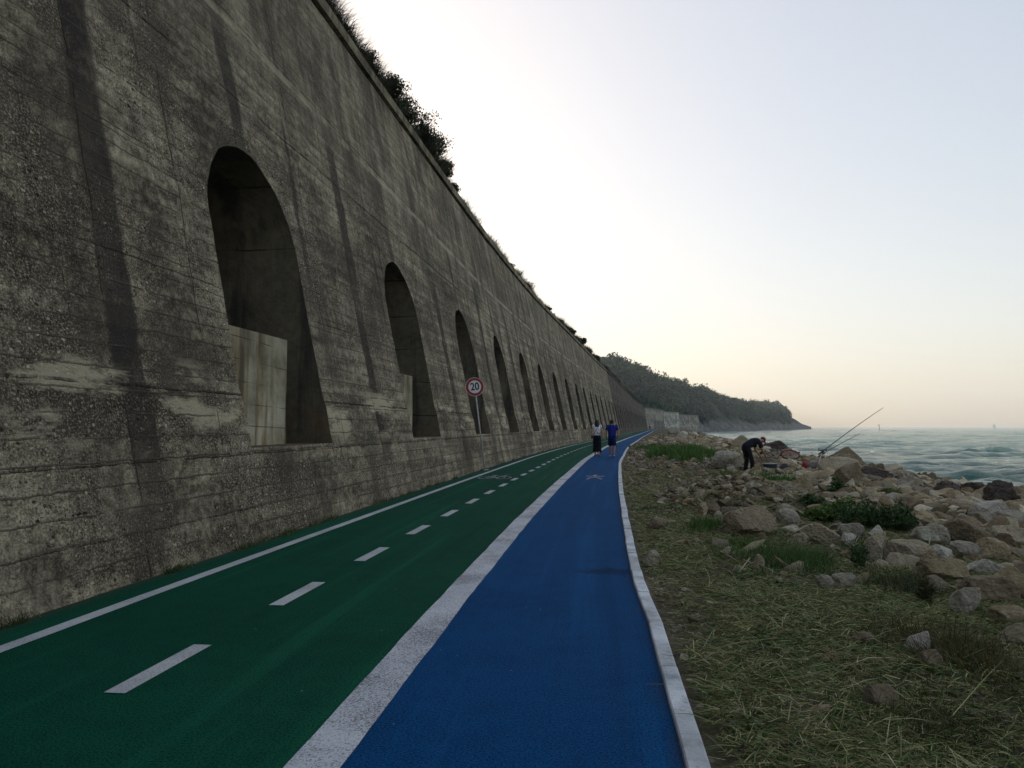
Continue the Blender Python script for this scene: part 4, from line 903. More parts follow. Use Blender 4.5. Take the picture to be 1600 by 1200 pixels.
def leafball(n, R, size, cols, flat_=.7, core=None):
    """leaf cards spread through the volume of an uneven crown"""
    nb = max(4, int(6 + n / 400)); cb = rng.normal(size=(nb, 3)); cb /= np.linalg.norm(cb, axis=1)[:, None]; cb *= rng.uniform(.25, .72, (nb, 1)); rb = rng.uniform(.28, .55, nb)
    k = rng.integers(0, nb, n); v = rng.normal(size=(n, 3)); v /= np.linalg.norm(v, axis=1)[:, None]; v *= (rng.random(n) ** .45)[:, None]
    p = (cb[k] + v * rb[k][:, None]) * np.array([1, 1, flat_]); tone = rng.uniform(.75, 1.25, nb)[k]
    p *= np.array(R); nn_ = v / (np.linalg.norm(v, axis=1)[:, None] + 1e-9) + .42 * rng.normal(size=(n, 3)); nn_ /= np.linalg.norm(nn_, axis=1)[:, None]; a = np.cross(nn_, rng.normal(size=(n, 3))); a /= np.linalg.norm(a, axis=1)[:, None] + 1e-9; b = np.cross(nn_, a)
    sz = size * rng.uniform(.6, 1.3, (n, 1)); V = np.stack([p - a * sz, p + b * sz * .45, p + a * sz, p - b * sz * .45], 1).reshape(-1, 3)
    F = np.arange(n * 4).reshape(n, 4)[:, ::-1]; c = pal(n, cols, .25) * tone[:, None]; return V, F, np.repeat(c, 4, 0)
SHC = [(.022, .030, .010), (.030, .038, .014), (.040, .042, .018), (.018, .024, .009)]
def shrub(px, py, up, wid, n, label, cols=SHC):
    """shrub on the wall top seen at photo x; s found by search on the coping line"""
    best = None
    for s in np.arange(10, 340, .15):
        p = fr(s, TT + .3, COPTOP); d = p - np.array([0, 0, HCAM]); yc = d[1] * math.cos(PITCH) + d[2] * math.sin(PITCH)
        u = 800 + FPX * d[0] / yc
        if best is None or abs(u - px) < best[0]: best = (abs(u - px), s, yc)
    _, s, yc = best
    h = up / FPX * yc; w = wid / FPX * yc
    h *= .98; w *= 1.45; root = empty('shrub', fr(s, TT + .36, COPTOP - .08))
    V, F, c = leafball(int(n * 1.2), (w / 2, w / 2.6, h / 2 / .7), .045 * max(1, yc / 26), cols); V[:, 2] += h * .45
    mk('foliage', V, [F], MLEAF, root, True, col=c)
    m = MB()
    for i in range(7):
        a = rng.uniform(0, 2 * PI); m.tube([(0, 0, -.1), (w * .12 * math.cos(a), w * .12 * math.sin(a), h * .35), (w * .33 * math.cos(a), w * .33 * math.sin(a), h * .75)], [.025, .015, .006], 6)
    m.build('stem', flat('shrub_wood', (.06, .045, .03)), root); tag(root, label, 'shrub', 'shrubs on top of the wall')
for a in [(524, 26, 40, 1200, 'small leafy shrub on the wall top, first from the left'), (563, 40, 55, 1800, 'grassy shrub on the wall top, second from the left'),
          (594, 52, 62, 2600, 'dark shrub on the wall top, third from the left'), (622, 60, 62, 3000, 'tall dark shrub on the wall top, fourth from the left'),
          (646, 64, 60, 3000, 'fullest dark shrub on the wall top, fifth from the left'), (668, 58, 52, 2600, 'dark shrub on the wall top, sixth from the left'),
          (686, 46, 40, 2000, 'last shrub of the dense clump on the wall top, before the bare stretch'), (702, 24, 24, 900, 'low shrub at the right end of the dense clump on the wall'),
          (742, 9, 18, 300, 'small tuft-like shrub on the bare stretch of the wall top, left one'), (790, 9, 16, 300, 'small tuft-like shrub on the bare stretch of the wall top, right one'),
          (850, 8, 18, 500, 'low shrub on the wall top left of the distant hedge clump'), (872, 9, 17, 600, 'low shrub starting the distant hedge clump on the wall'),
          (890, 13, 17, 800, 'rounded shrub in the middle of the distant hedge clump'), (904, 15, 17, 800, 'tallest rounded shrub of the distant hedge clump on the wall'),
          (918, 13, 15, 800, 'rounded shrub at the right end of the distant hedge clump'), (929, 11, 12, 600, 'brownish shrub on the wall top touching the hill behind')]:
    shrub(a[0], 0, a[1], a[2], a[3], a[4])

# ------------------------------------------------------------------ headland
ST = np.array([  # photo x, distance of foot, distance of ridge, photo y of ridge ground
 (780, 400, 430, 600), (860, 400, 440, 585), (920, 405, 450, 576), (945, 410, 460, 571), (965, 415, 470, 570), (1000, 420, 500, 584), (1020, 425, 520, 596), (1050, 440, 560, 606), (1090, 470, 620, 613), (1120, 510, 680, 625),
 (1150, 560, 730, 634), (1180, 620, 790, 637), (1200, 660, 820, 635), (1217, 700, 850, 636), (1226, 728, 862, 640), (1236, 770, 880, 652), (1252, 820, 896, 662), (1268, 860, 905, 667.5)])
def hill(px, w):
    """surface point; w 0 foot, 1 ridge, 2 far foot"""
    px = np.asarray(px, float); w = np.asarray(w, float)
    df = np.interp(px, ST[:, 0], ST[:, 1]); dr = np.interp(px, ST[:, 0], ST[:, 2]); zr = HCAM + (666 - np.interp(px, ST[:, 0], ST[:, 3])) / FPX * dr
    Y = np.where(w <= 1, df + (dr - df) * w, dr + (w - 1) * 160); X = (px - 800) / FPX * Y
    zf = -3.5
    pr = np.where(w <= 1, 1 - (1 - np.clip(w, 0, 1))**1.7, np.cos((np.clip(w, 1, 2) - 1) * PI / 2))
    Z = zf + (zr - zf) * pr
    Z = Z + (1.6 * fbm(X * .03, Y * .03, o=4, seed=95) + .8 * fbm(X * .15, Y * .15, o=2, seed=96)) * np.sin(np.clip(w, 0, 1) * PI * .9 + .1) * np.clip((zr - zf) / 12, 0, 1)
    return np.stack([X, Y, Z], -1)
def hill_mat():
    t = NT('headland_ground'); P = t.pos(); Z = t.xyz(P)[2]
    g = t.ramp(t.noise(P, .08, 6, .7), [(.3, (.018, .026, .012)), (.6, (.035, .045, .02)), (.8, (.07, .07, .035))])
    rk = t.ramp(t.noise(t.scale(P, (.12, .12, .35)), 1., 6, .7), [(.35, (.06, .056, .05)), (.55, (.15, .14, .125)), (.7, (.32, .30, .27))])
    f = t.math('MULTIPLY', t.ss(t.math('ADD', Z, t.math('MULTIPLY', t.noise(P, .05, 4, .6), -14.)), 1., -5.), 1.)
    t.bump(t.noise(P, .25, 6, .7), 1.); return t.fin(t.mix(f, g, rk), .95, .1)
pxs = np.concatenate([np.arange(780, 1000, 8.), np.arange(1000, 1268.5, 3.)]); ws = np.concatenate([np.linspace(0, 1, 30), np.linspace(1, 2, 8)[1:]])
Pg, Wg = np.meshgrid(pxs, ws, indexing='ij')
tag(mk('headland_hill', hill(Pg, Wg).reshape(-1, 3), [grid_faces(len(pxs), len(ws))[:, ::-1]], hill_mat()), kind='structure')
WC = [(.034, .080, .030), (.046, .094, .034), (.066, .096, .034), (.025, .064, .030), (.092, .104, .040)]
Vs, Fs, Cs, k = [], [], [], 0
cnt = 0
while cnt < 2300:
    px = rng.uniform(800, 1234); w = rng.uniform(.05, 1.02); p = hill(px, w)
    if p[2] < 1.5 + 3.5 * rng.random(): continue
    cover = fbm(p[0] * .02, p[1] * .02, o=3, seed=97)
    if cover < -.42: continue
    R = rng.uniform(2.2, 5.6) * (1 if px < 1200 else .7); nl = 60
    V, F, c = leafball(nl, (R, R, R * rng.uniform(.8, 1.35)), .95, WC, .9); c = c * rng.uniform(.45, 1.5) * (1 + .7 * float(fbm(p[0] * .014, p[2] * .05, o=2, seed=98)))
    Vs.append(V + p + np.array([0, 0, R * .75])); Fs.append(F + k); Cs.append(c); k += len(V); cnt += 1
o = mk('wood', np.concatenate(Vs), [np.concatenate(Fs)], MLEAF, None, True, col=np.concatenate(Cs)); tag(o, kind='stuff')
MTRUNK = flat('tree_bark', (.09, .07, .05), .9)
def tree(px, hpx, wpx, kind, label, w=1.0):
    p = hill(px, w); d = p[1]; h = hpx / FPX * d; wd = wpx / FPX * d
    root = empty('tree', p - np.array([0, 0, .3])); m = MB()
    m.tube([(0, 0, 0), (.1, 0, h * .4), (0, .1, h * .8)], [h * .035, h * .025, h * .01], 6)
    for i in range(5):
        a = rng.uniform(0, 2 * PI); m.tube([(0, 0, h * .35), (wd * .3 * math.cos(a), wd * .3 * math.sin(a), h * .7)], [h * .014, h * .006], 5)
    m.build('trunk', MTRUNK, root)
    if kind == 'cypress': V, F, c = leafball(420, (wd / 2, wd / 2, h * .55 / .95), .55, [(.03, .036, .018), (.05, .05, .022)], .95); V[:, 2] += h * .52
    elif kind == 'pine': V, F, c = leafball(420, (wd / 2, wd / 2, h * .42), .6, WC, .7); V[:, 2] += h * .68
    else: V, F, c = leafball(480, (wd / 2, wd / 2, h * .5), .7, [(.045, .05, .02), (.06, .062, .024), (.035, .045, .018)], .9); V[:, 2] += h * .55
    mk('crown', V, [F], MLEAF, root, True, col=c); tag(root, label, 'tree', 'trees on the headland ridge')
ORD2 = ['first', 'second', 'third', 'fourth', 'fifth', 'sixth', 'seventh', 'eighth', 'ninth', 'tenth', 'eleventh', 'twelfth', 'thirteenth', 'fourteenth', 'fifteenth', 'sixteenth', 'seventeenth', 'eighteenth', 'nineteenth',
        'twentieth', 'twenty-first', 'twenty-second', 'twenty-third', 'twenty-fourth', 'twenty-fifth', 'twenty-sixth', 'twenty-seventh', 'twenty-eighth', 'twenty-ninth', 'thirtieth']
TR = [(938, 13, 16, 'round'), (946, 14, 17, 'round'), (954, 11, 5, 'cypress'), (958, 12, 5, 'cypress'), (964, 13, 7, 'cypress'), (973, 13, 10, 'round'), (983, 12, 9, 'round'), (990, 9, 6, 'round'), (999, 12, 12, 'round'), (1006, 11, 11, 'pine'),
      (1014, 10, 12, 'pine'), (1022, 10, 12, 'round'), (1031, 9, 12, 'round'), (1044, 10, 9, 'pine'), (1053, 8, 11, 'round'), (1063, 8, 10, 'round'), (1074, 10, 10, 'pine'), (1083, 6, 10, 'round'), (1094, 8, 12, 'round'), (1104, 8, 12, 'round'),
      (1117, 8, 12, 'round'), (1130, 8, 12, 'round'), (1145, 8, 13, 'round'), (1160, 8, 12, 'pine'), (1172, 10, 11, 'pine'), (1181, 12, 17, 'pine'), (1193, 8, 11, 'round'), (1206, 7, 10, 'round'), (1216, 12, 13, 'pine')]
for i, q in enumerate(TR): tree(*q, f"{dict(round='round-crowned', cypress='slim cypress-like', pine='umbrella-shaped')[q[3]]} tree on the headland ridge, {ORD2[i]} from the left")
# houses, mast
def house(px, w, wpx, hpx, label, rz=.3):
    p = hill(px, w); s = p[1] / FPX; W = wpx * s; Hh = hpx * s; root = empty('house', p + np.array([0, 0, .5]), (0, 0, rz)); m = MB(); m.box((0, 0, Hh / 2), (W, W * .7, Hh)); m.build('wall', flat('white_render', (.62, .60, .56)), root, False)
    m = MB(); y = W * .42; x = W * .56; z0 = Hh; z1 = Hh + W * .22
    m.add([(-x, -y, z0), (x, -y, z0), (x, y, z0), (-x, y, z0), (-x, 0, z1), (x, 0, z1)], [np.array([[0, 1, 5, 4], [2, 3, 4, 5], [3, 2, 1, 0]]), np.array([[0, 4, 3], [1, 2, 5]])]); m.build('roof', flat('roof_tile', (.24, .13, .09)), root, False)
    for dx in (-.25, .25):
        m = MB(); m.box((dx * W, -W * .352, Hh * .55), (W * .16, .06, Hh * .35)); m.build('window', flat('dark_glass', (.03, .035, .04), .2), root, False)
    tag(root, label, 'house', 'houses on the headland')
house(996, .80, 7, 5, 'small white house high on the wooded headland, left of its neighbour')
house(1005, .80, 6, 4, 'small white house high on the wooded headland, right of its neighbour', -.2)
house(1041, .52, 4, 3, 'tiny white house half way down the wooded slope')
house(1055, .46, 5, 2.5, 'low pale house lowest on the wooded slope', .1)
p = hill(992, 1.0); root = empty('radio_mast', p); m = MB(); hh = 19 / FPX * p[1]
for i in range(3):
    a = i * 2 * PI / 3; m.tube([(.9 * math.cos(a), .9 * math.sin(a), 0), (.12 * math.cos(a), .12 * math.sin(a), hh)], .14, 5)
m.build('lattice_legs', flat('mast_steel', (.35, .33, .32), .5, .4, .5), root)
m = MB()
for q in np.linspace(.15, .92, 9): m.torus((0, 0, hh * q), .9 * (1 - q) + .14 * q, .05, (1, 0, 0), (0, 1, 0), 3, 5)
m.tube([(0, 0, hh * .95), (0, 0, hh * 1.08)], .06, 5); m.build('braces', flat('mast_steel', (.35, .33, .32)), root); tag(root, 'thin lattice radio mast rising from the headland ridge trees', 'mast')

# far walls where the shore bends to the right
def quadwall(name, a, b, h, th, mat, label, arches=0, z0=-1.):
    a = np.array(a, float); b = np.array(b, float); L = np.linalg.norm(b - a); ax = (b - a) / L
    root = empty(name, (a[0], a[1], 0), (0, 0, math.atan2(ax[1], ax[0])))
    n = 40; xs = np.linspace(0, L, n); zs = np.linspace(z0, h, 12); Xg, Zg = np.meshgrid(xs, zs, indexing='ij')
    Yf = BAT * .6 * Zg + .05 * fbm(Xg * .2, Zg * .3, o=3, seed=33)
    V = np.concatenate([np.stack([Xg, Yf, Zg], -1).reshape(-1, 3), np.stack([Xg, 0 * Xg + th + BAT * h, Zg], -1).reshape(-1, 3)]); N_ = n * 12; g = grid_faces(n, 12); ii = np.arange(N_).reshape(n, 12)
    F = [g, g[:, ::-1] + N_]
    for e in (ii[0, :], ii[-1, :], ii[:, -1]): F.append(np.stack([e[:-1], e[1:], e[1:] + N_, e[:-1] + N_], 1))
    o = mk('wall_face', V, [np.concatenate(F)], mat, root, False, uv=np.concatenate([np.stack([Xg, Zg], -1).reshape(-1, 2)] * 2))
    m = MB(); m.box((L / 2, .5 + BAT * .6 * h, h + .2), (L + .4, 1.5, .4)); m.build('coping', mat, root, False)
    for k in range(arches):
        x = L * (.30 + .66 * (k + .5) / arches); m = MB(); th_ = np.linspace(0, PI, 9)
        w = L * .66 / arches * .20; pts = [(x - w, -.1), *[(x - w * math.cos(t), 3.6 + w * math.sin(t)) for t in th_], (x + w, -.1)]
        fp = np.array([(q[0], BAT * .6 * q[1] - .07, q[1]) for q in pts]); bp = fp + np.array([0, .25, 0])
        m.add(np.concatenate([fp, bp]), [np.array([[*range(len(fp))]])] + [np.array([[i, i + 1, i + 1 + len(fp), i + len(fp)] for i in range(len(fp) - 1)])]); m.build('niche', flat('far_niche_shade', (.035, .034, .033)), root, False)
    tag(root, label, 'wall'); return root
def far_pt(px, Y): return ((px - 800) / FPX * Y, Y)
e2 = fr(S_END2, OFF0)
quadwall('retaining_wall', (e2[0], e2[1]), far_pt(1041, 398), 9.4, 1.2, MWALL3, 'distant pale retaining wall with a row of narrow low arches facing the camera', 12)
quadwall('retaining_wall', far_pt(1037.5, 392), far_pt(1063, 410), 8.6, 2.5, concrete('lightest_concrete', (1, 1, 1.), 3.2, .2, False), 'distant plain pale concrete wall block right of the narrow arches')
quadwall('retaining_wall', far_pt(1062, 418), far_pt(1093, 450), 7.6, 2., MWALL3, 'farthest hazy grey wall at the foot of the headland')

# ------------------------------------------------------------------ sea
def sea_mat():
    t = NT('sea_water'); P = t.pos(); X = t.xyz(P); c = t.attr(); f = t.xyz(c)
    n1 = t.noise(t.scale(P, (.45, 1., 1)), 1.0, 8, .76); n2 = t.noise(t.scale(P, (.4, 1., 1)), .25, 5, .6)
    col = t.mix(t.ss(n2, .35, .65), (.018, .110, .085), (.045, .180, .135))
    lac = t.math('MULTIPLY', t.ss(t.noise(t.scale(P, (.45, 1.1, 1)), .85, 7, .74, 1.2), .50, .62), f[0])
    st = t.math('MULTIPLY', t.ss(t.noise(t.scale(P, (.30, 1.6, 1)), .6, 6, .72, .8), .62, .68), .06)
    fm = t.math('MAXIMUM', lac, st, clamp=True)
    col = t.mix(fm, col, (.52, .56, .56))
    t.put(t.b.inputs['Base Color'], col); t.put(t.b.inputs['Roughness'], t.math('ADD', .10, t.math('MULTIPLY', fm, .5)))
    h = t.math('ADD', t.math('MULTIPLY', n1, 1.), t.math('MULTIPLY', t.noise(t.scale(P, (.6, 1, 1)), 4., 5, .7), .35))
    t.bump(h, .9, 1.); t.b.inputs['IOR'].default_value = 1.333
    return t.m
def sea_h(x, y):
    r = 0; d = np.hypot(x, y); q = np.random.default_rng(3)
    warp = 6 * vnoise(x * .018, y * .018, seed=7)
    for i in range(26):
        L = 1.7 * 1.13 ** i; th = -PI / 2 + .30 + q.normal(0, .32); kx, ky = math.cos(th) * 2 * PI / L, math.sin(th) * 2 * PI / L
        a = .020 * L ** .60 * (.45 if L > 11 else 1.)
        ph = kx * x + ky * (y + warp) + q.uniform(0, 6.28); c = np.cos(ph)
        r = r + a * (c + .28 * np.cos(2 * ph)) * np.clip(1.7 - d / (L * 75), 0, 1)
    return r * (.65 + .5 * vnoise(x * .03, y * .05, seed=8))
xs = np.concatenate([np.linspace(8, 60, 190), 60 * 1.016 ** np.arange(1, 120), [800, 1400, 3000.]]); ysd = np.concatenate([np.linspace(-10, 110, 420), 110 * 1.011 ** np.arange(1, 190), [1150, 1500, 2000, 2600, 3200.]])
xs = np.concatenate([[2.], xs])
Xg, Yg = np.meshgrid(xs, ysd, indexing='ij'); Xw = Xg + 0.0
_, tg = inv(Xw.ravel(), np.minimum(Yg.ravel(), 430)); ug = (tg - T_SHORE).reshape(Xg.shape)
Zs = sea_h(Xw, Yg); damp = sm(ug, 8, 22) * .75 + .25; Zg = SEA + Zs * damp * 1.25
foam = np.clip(1.05 * (1 - sm(ug, 11, 27)) + 1.2 * np.clip((Zs - .27) * 4., 0, 1) + .02, 0, 1)
foam = np.where(Yg > 430, .25 * np.clip((Zs - .2) * 2, 0, 1) + .1, foam)
tag(mk('sea', np.stack([Xw, Yg, Zg], -1).reshape(-1, 3), [grid_faces(len(xs), len(ysd))], sea_mat(), None, True, col=np.repeat(foam.reshape(-1, 1), 3, 1)), kind='structure')

# low reef with a marker pole, sailing boat far out
g = np.array([(1373 - 800) / FPX * 620, 620, SEA]); root = empty('channel_marker', g); m = MB(); m.tube([(0, 0, -1), (0, 0, 4.2)], [.26, .2], 8); m.build('pole', flat('marker_steel', (.10, .10, .10)), root)
m = MB(); m.box((-.3, 0, 4.4), (.9, .1, .7)); m.tube([(0, 0, 4.1), (0, 0, 5.2)], .09, 6); m.build('topmark', flat('marker_dark', (.08, .07, .07)), root, False); tag(root, 'thin dark marker pole standing in the sea beyond the fishing rods', 'marker')
for i, (px, w, lb) in enumerate(((1382, 5.5, 'low dark reef rock in the sea right beside the marker pole'), (1351, 2.2, 'tiny dark reef rock in the sea left of the marker pole'), (1395, 4., 'low dark reef rock in the sea, farthest right of the marker pole'))):
    o = put_rock(((px - 800) / FPX * 600, 600, SEA - .1), (w * .5, 1.5, .55), RK_ANG[i], 'dark', 0., .05); o['label'] = lb; o['group'] = 'reef rocks in the sea'
g = np.array([(1552 - 800) / FPX * 1500, 1500, SEA]); root = empty('sailing_boat', g, (0, 0, .2)); root.scale = (.72, .72, .72); m = MB()
rings = [ring((x, 0, .6), .01, .01, 12) for x in ()]
hull = [np.array([(x, -b, 1.4), (x, -b * .8, .3), (x, 0, -.4), (x, b * .8, .3), (x, b, 1.4)]) for x, b in ((-5, 1.2), (-2, 1.7), (1, 1.7), (4, .9), (5.8, .05))]
m.loft(hull); m.build('hull', flat('boat_white', (.8, .8, .78)), root); m = MB(); m.tube([(0, 0, 1.2), (0, 0, 15)], .1, 6); m.tube([(0, 0, 2.4), (-4.6, 0, 2.5)], .08, 6); m.build('mast', flat('mast_alu', (.6, .6, .6), .4), root)
m = MB(); m.add([(-.1, 0, 2.8), (-4.5, .5, 2.8), (-2.2, .45, 8), (-.1, 0, 14.5), (-.1, .03, 2.8), (-4.5, .53, 2.8), (-2.2, .48, 8), (-.1, .03, 14.5)], [np.array([[0, 1, 2, 3], [7, 6, 5, 4]])]); m.build('sail', flat('sail_cloth', (.85, .84, .82)), root)
m = MB(); m.add([(.3, 0, 13), (5.5, 0, 1.8), (.6, .5, 2.6), (.3, .03, 13), (5.5, .03, 1.8), (.6, .53, 2.6)], [np.array([[0, 1, 2], [5, 4, 3]])]); m.build('sail', flat('sail_cloth', (.85, .84, .82)), root); tag(root, 'tiny white sailing boat on the horizon at the right', 'boat')

# ------------------------------------------------------------------ speed-limit sign
gp = np.array([(757 - 800) / FPX * 24.7, 24.65, 0.]); s_, t_ = inv(gp[0], gp[1]); gp = fr(float(s_), -.31)
root = empty('road_sign', gp, (math.radians(1.), math.radians(-6.8), 0)); m = MB(); m.tube([(0, 0, -.05), (0, 0, 2.93)], .024, 12); m.build('pole', flat('galvanised_steel', (.34, .34, .36), .5, .4, .1), root)
m = MB(); m.tube([(0, 0, .002), (0, 0, .016)], .13, 20); m.build('base_plate', flat('base_steel', (.30, .33, .32), .6), root, False)
zc = 2.68; R_ = .30
def disc(y, r0, r1, mat, name, thick=.002):
    th = np.linspace(0, 2 * PI, 49)[:-1]; m = MB(); o = np.stack([r1 * np.cos(th), 0 * th, r1 * np.sin(th)], 1); n = 48; c = np.array([0, y, zc])
    if r0 > 0:
        i = np.stack([r0 * np.cos(th), 0 * th, r0 * np.sin(th)], 1); V = np.concatenate([o, i, o + [0, thick, 0], i + [0, thick, 0]]) + c; j = np.arange(n); k = (j + 1) % n
        F = [np.stack([j, k, k + n, j + n], 1), np.stack([j + 2 * n, j, k, k + 2 * n], 1), np.stack([j + n, k + n, k + 3 * n, j + 3 * n], 1)]
        m.add(V, [f if q != 1 else f[:, [0, 3, 2, 1]] for q, f in enumerate(F)])
    else:
        V = np.concatenate([o, o + [0, thick, 0]]) + c; j = np.arange(n); k = (j + 1) % n; m.add(V, [np.stack([j, k, k + n, j + n], 1), np.arange(n)[None], (np.arange(n) + n)[None, ::-1]])
    return m.build(name, mat, root, False)
disc(-.045, 0, R_, flat('sign_white', (.62, .63, .66), .4, .4, 0, .06), 'sign_plate', .012)
disc(-.0495, .205, .288, flat('sign_red', (.27, .016, .022), .4, .4, 0, .1), 'red_ring', .004)
m = MB(); m.box((0, -.02, zc + .1), (.10, .04, .03)); m.box((0, -.02, zc - .1), (.10, .04, .03)); m.build('clamp', flat('galvanised_steel', (.4, .4, .4)), root, False)
cu = bpy.data.curves.new('digits', 'FONT'); cu.body = '20'; cu.size = .30; cu.align_x = 'CENTER'; cu.align_y = 'CENTER'; cu.extrude = .0015; cu.offset = .006
to = bpy.data.objects.new('digits_curve', cu); C.objects.link(to); dg = bpy.context.evaluated_depsgraph_get(); me = bpy.data.meshes.new_from_object(to.evaluated_get(dg)); bpy.data.objects.remove(to)
o = bpy.data.objects.new('speed_number', me); C.objects.link(o); me.materials.clear(); me.materials.append(flat('sign_black', (.012, .012, .014), .5)); o.parent = root; o.location = (0, -.0512, zc); o.rotation_euler = (PI / 2, 0, 0); o.scale = (.95, 1.12, 1)
tag(root, 'round red-ringed speed sign reading 20 on a leaning grey pole', 'road sign')

# ------------------------------------------------------------------ people
def skin_body(name, J, E, mat, parent, root='pelvis', sub=2):
    names = list(J); idx = {n: i for i, n in enumerate(names)}
    me = bpy.data.meshes.new(name); me.from_pydata([J[n][0] for n in names], [(idx[a], idx[b]) for a, b in E], []); o = bpy.data.objects.new(name, me); C.objects.link(o)
    sk = o.modifiers.new('skin', 'SKIN'); sk.use_smooth_shade = True; sd = me.skin_vertices[0].data
    for n in names:
        r = J[n][1]; sd[idx[n]].radius = (r, r) if np.isscalar(r) else r; sd[idx[n]].use_root = (n == root)
    s2 = o.modifiers.new('sub', 'SUBSURF'); s2.levels = sub; s2.render_levels = sub
    bpy.context.view_layer.update(); dg = bpy.context.evaluated_depsgraph_get(); m2 = bpy.data.meshes.new_from_object(o.evaluated_get(dg)); o.modifiers.clear(); o.data = m2; bpy.data.meshes.remove(me); m2.name = name
    m2.materials.clear(); m2.materials.append(mat); m2.polygons.foreach_set('use_smooth', np.ones(len(m2.polygons), bool)); o.parent = parent; return o
def hand(J, E, side, wrist, d, pd, sc=1.):
    """palm, four fingers and a thumb from the wrist along d; pd: direction the palm faces"""
    w = np.array(wrist, float); d = np.array(d, float); d /= np.linalg.norm(d); pd = np.array(pd, float); pd -= d * (pd @ d); pd /= np.linalg.norm(pd); x = np.cross(d, pd) * side
    k = 'L' if side < 0 else 'R'
    J['palm' + k] = (tuple(w + d * .055 * sc), .024 * sc); E.append(('wrist' + k, 'palm' + k))
    for i, (off, ln) in enumerate(((-.026, .070), (-.009, .080), (.009, .074), (.025, .058))):
        a = w + d * .095 * sc + x * off * sc; b = a + (d * .75 + pd * .25) * ln * .55 * sc; c = b + (d * .45 + pd * .75) * ln * .5 * sc
        for q, p, r in (('a', a, .0095), ('b', b, .0085), ('c', c, .007)): J[f'f{i}{q}{k}'] = (tuple(p), r * sc)
        E += [('palm' + k, f'f{i}a{k}'), (f'f{i}a{k}', f'f{i}b{k}'), (f'f{i}b{k}', f'f{i}c{k}')]
    a = w + d * .035 * sc - x * .032 * sc + pd * .012 * sc; b = a + (d * .7 - x * .5 + pd * .35) * .04 * sc; c = b + (d * .9 + pd * .3) * .028 * sc
    for q, p, r in (('a', a, .011), ('b', b, .0095), ('c', c, .008)): J[f't{q}{k}'] = (tuple(p), r * sc)
    E += [('palm' + k, 'ta' + k), ('ta' + k, 'tb' + k), ('tb' + k, 'tc' + k)]
def body_graph(P):
    """P: joint positions -> skin graph with head, ears, nose, hands and feet"""
    J = dict(pelvis=(P['pelvis'], (.135, .11)), waist=(P['waist'], (.12, .095)), chest=(P['chest'], (.15, .11)), neck=(P['neck'], .052), skull=(P['skull'], (.072, .085)), crown=(P['crown'], (.066, .08)))
    E = [('pelvis', 'waist'), ('waist', 'chest'), ('chest', 'neck'), ('neck', 'skull'), ('skull', 'crown')]
    hd = (np.array(P['skull']) + np.array(P['crown'])) / 2; f = np.array(P['face'], float); f /= np.linalg.norm(f); upv = np.array(P['crown']) - np.array(P['skull']); upv = upv / np.linalg.norm(upv); lat = np.cross(f, upv)
    J['nose'] = (tuple(hd + f * .105 - upv * .02), .012); J['chin'] = (tuple(hd + f * .062 - upv * .095), .028); E += [('skull', 'nose'), ('skull', 'chin')]
    for k, sg in (('L', -1), ('R', 1)):
        J['ear' + k] = (tuple(hd + lat * sg * .088 - upv * .01), .018); E.append(('skull', 'ear' + k))
        J['shoulder' + k] = (P['shoulder' + k], .06); J['elbow' + k] = (P['elbow' + k], .042); J['wrist' + k] = (P['wrist' + k], .028)
        E += [('chest', 'shoulder' + k), ('shoulder' + k, 'elbow' + k), ('elbow' + k, 'wrist' + k)]
        d = np.array(P['wrist' + k]) - np.array(P['elbow' + k]); hand(J, E, sg, P['wrist' + k], d, P.get('palm', (0, .2, 0)) if np.isscalar(P.get('palm', 0)) else P['palm'])
        J['hip' + k] = (P['hip' + k], .092); J['knee' + k] = (P['knee' + k], .060); J['calf' + k] = (tuple(np.array(P['knee' + k]) * .62 + np.array(P['ankle' + k]) * .38), .056); J['ankle' + k] = (P['ankle' + k], .036)
        fd = np.array(P.get('toe' + k)); J['heel' + k] = (tuple(np.array(P['ankle' + k]) * .5 + np.array([P['ankle' + k][0], P['ankle' + k][1], fd[2]]) * .5), .036); J['toe' + k] = (tuple(fd), .030)
        E += [('pelvis', 'hip' + k), ('hip' + k, 'knee' + k), ('knee' + k, 'calf' + k), ('calf' + k, 'ankle' + k), ('ankle' + k, 'heel' + k), ('heel' + k, 'toe' + k)]
    return J, E
def seg_rings(pts, rad, n=16, rat=.85, side=(1, 0, 0)):
    """elliptical rings along a limb or trunk, wide axis kept along `side`"""
    pts = np.array(pts, float); t = np.gradient(pts, axis=0); t /= np.linalg.norm(t, axis=1)[:, None]; out = []; th = np.arange(n) * 2 * PI / n
    for p, d, r in zip(pts, t, rad):
        s = np.array(side, float); s -= d * (s @ d); s /= np.linalg.norm(s); b = np.cross(d, s); rx, ry = (r, r * rat) if np.isscalar(r) else r
        out.append(p + rx * np.cos(th)[:, None] * s + ry * np.sin(th)[:, None] * b)
    return out
MSKIN = flat('skin', (.38, .22, .15), .55, .35, 0, .12); MSKIN_D = flat('tanned_skin', (.28, .145, .09), .55, .35, 0, .12); MHAIR = flat('dark_hair', (.012, .009, .008), .5, .4, 0, .3)
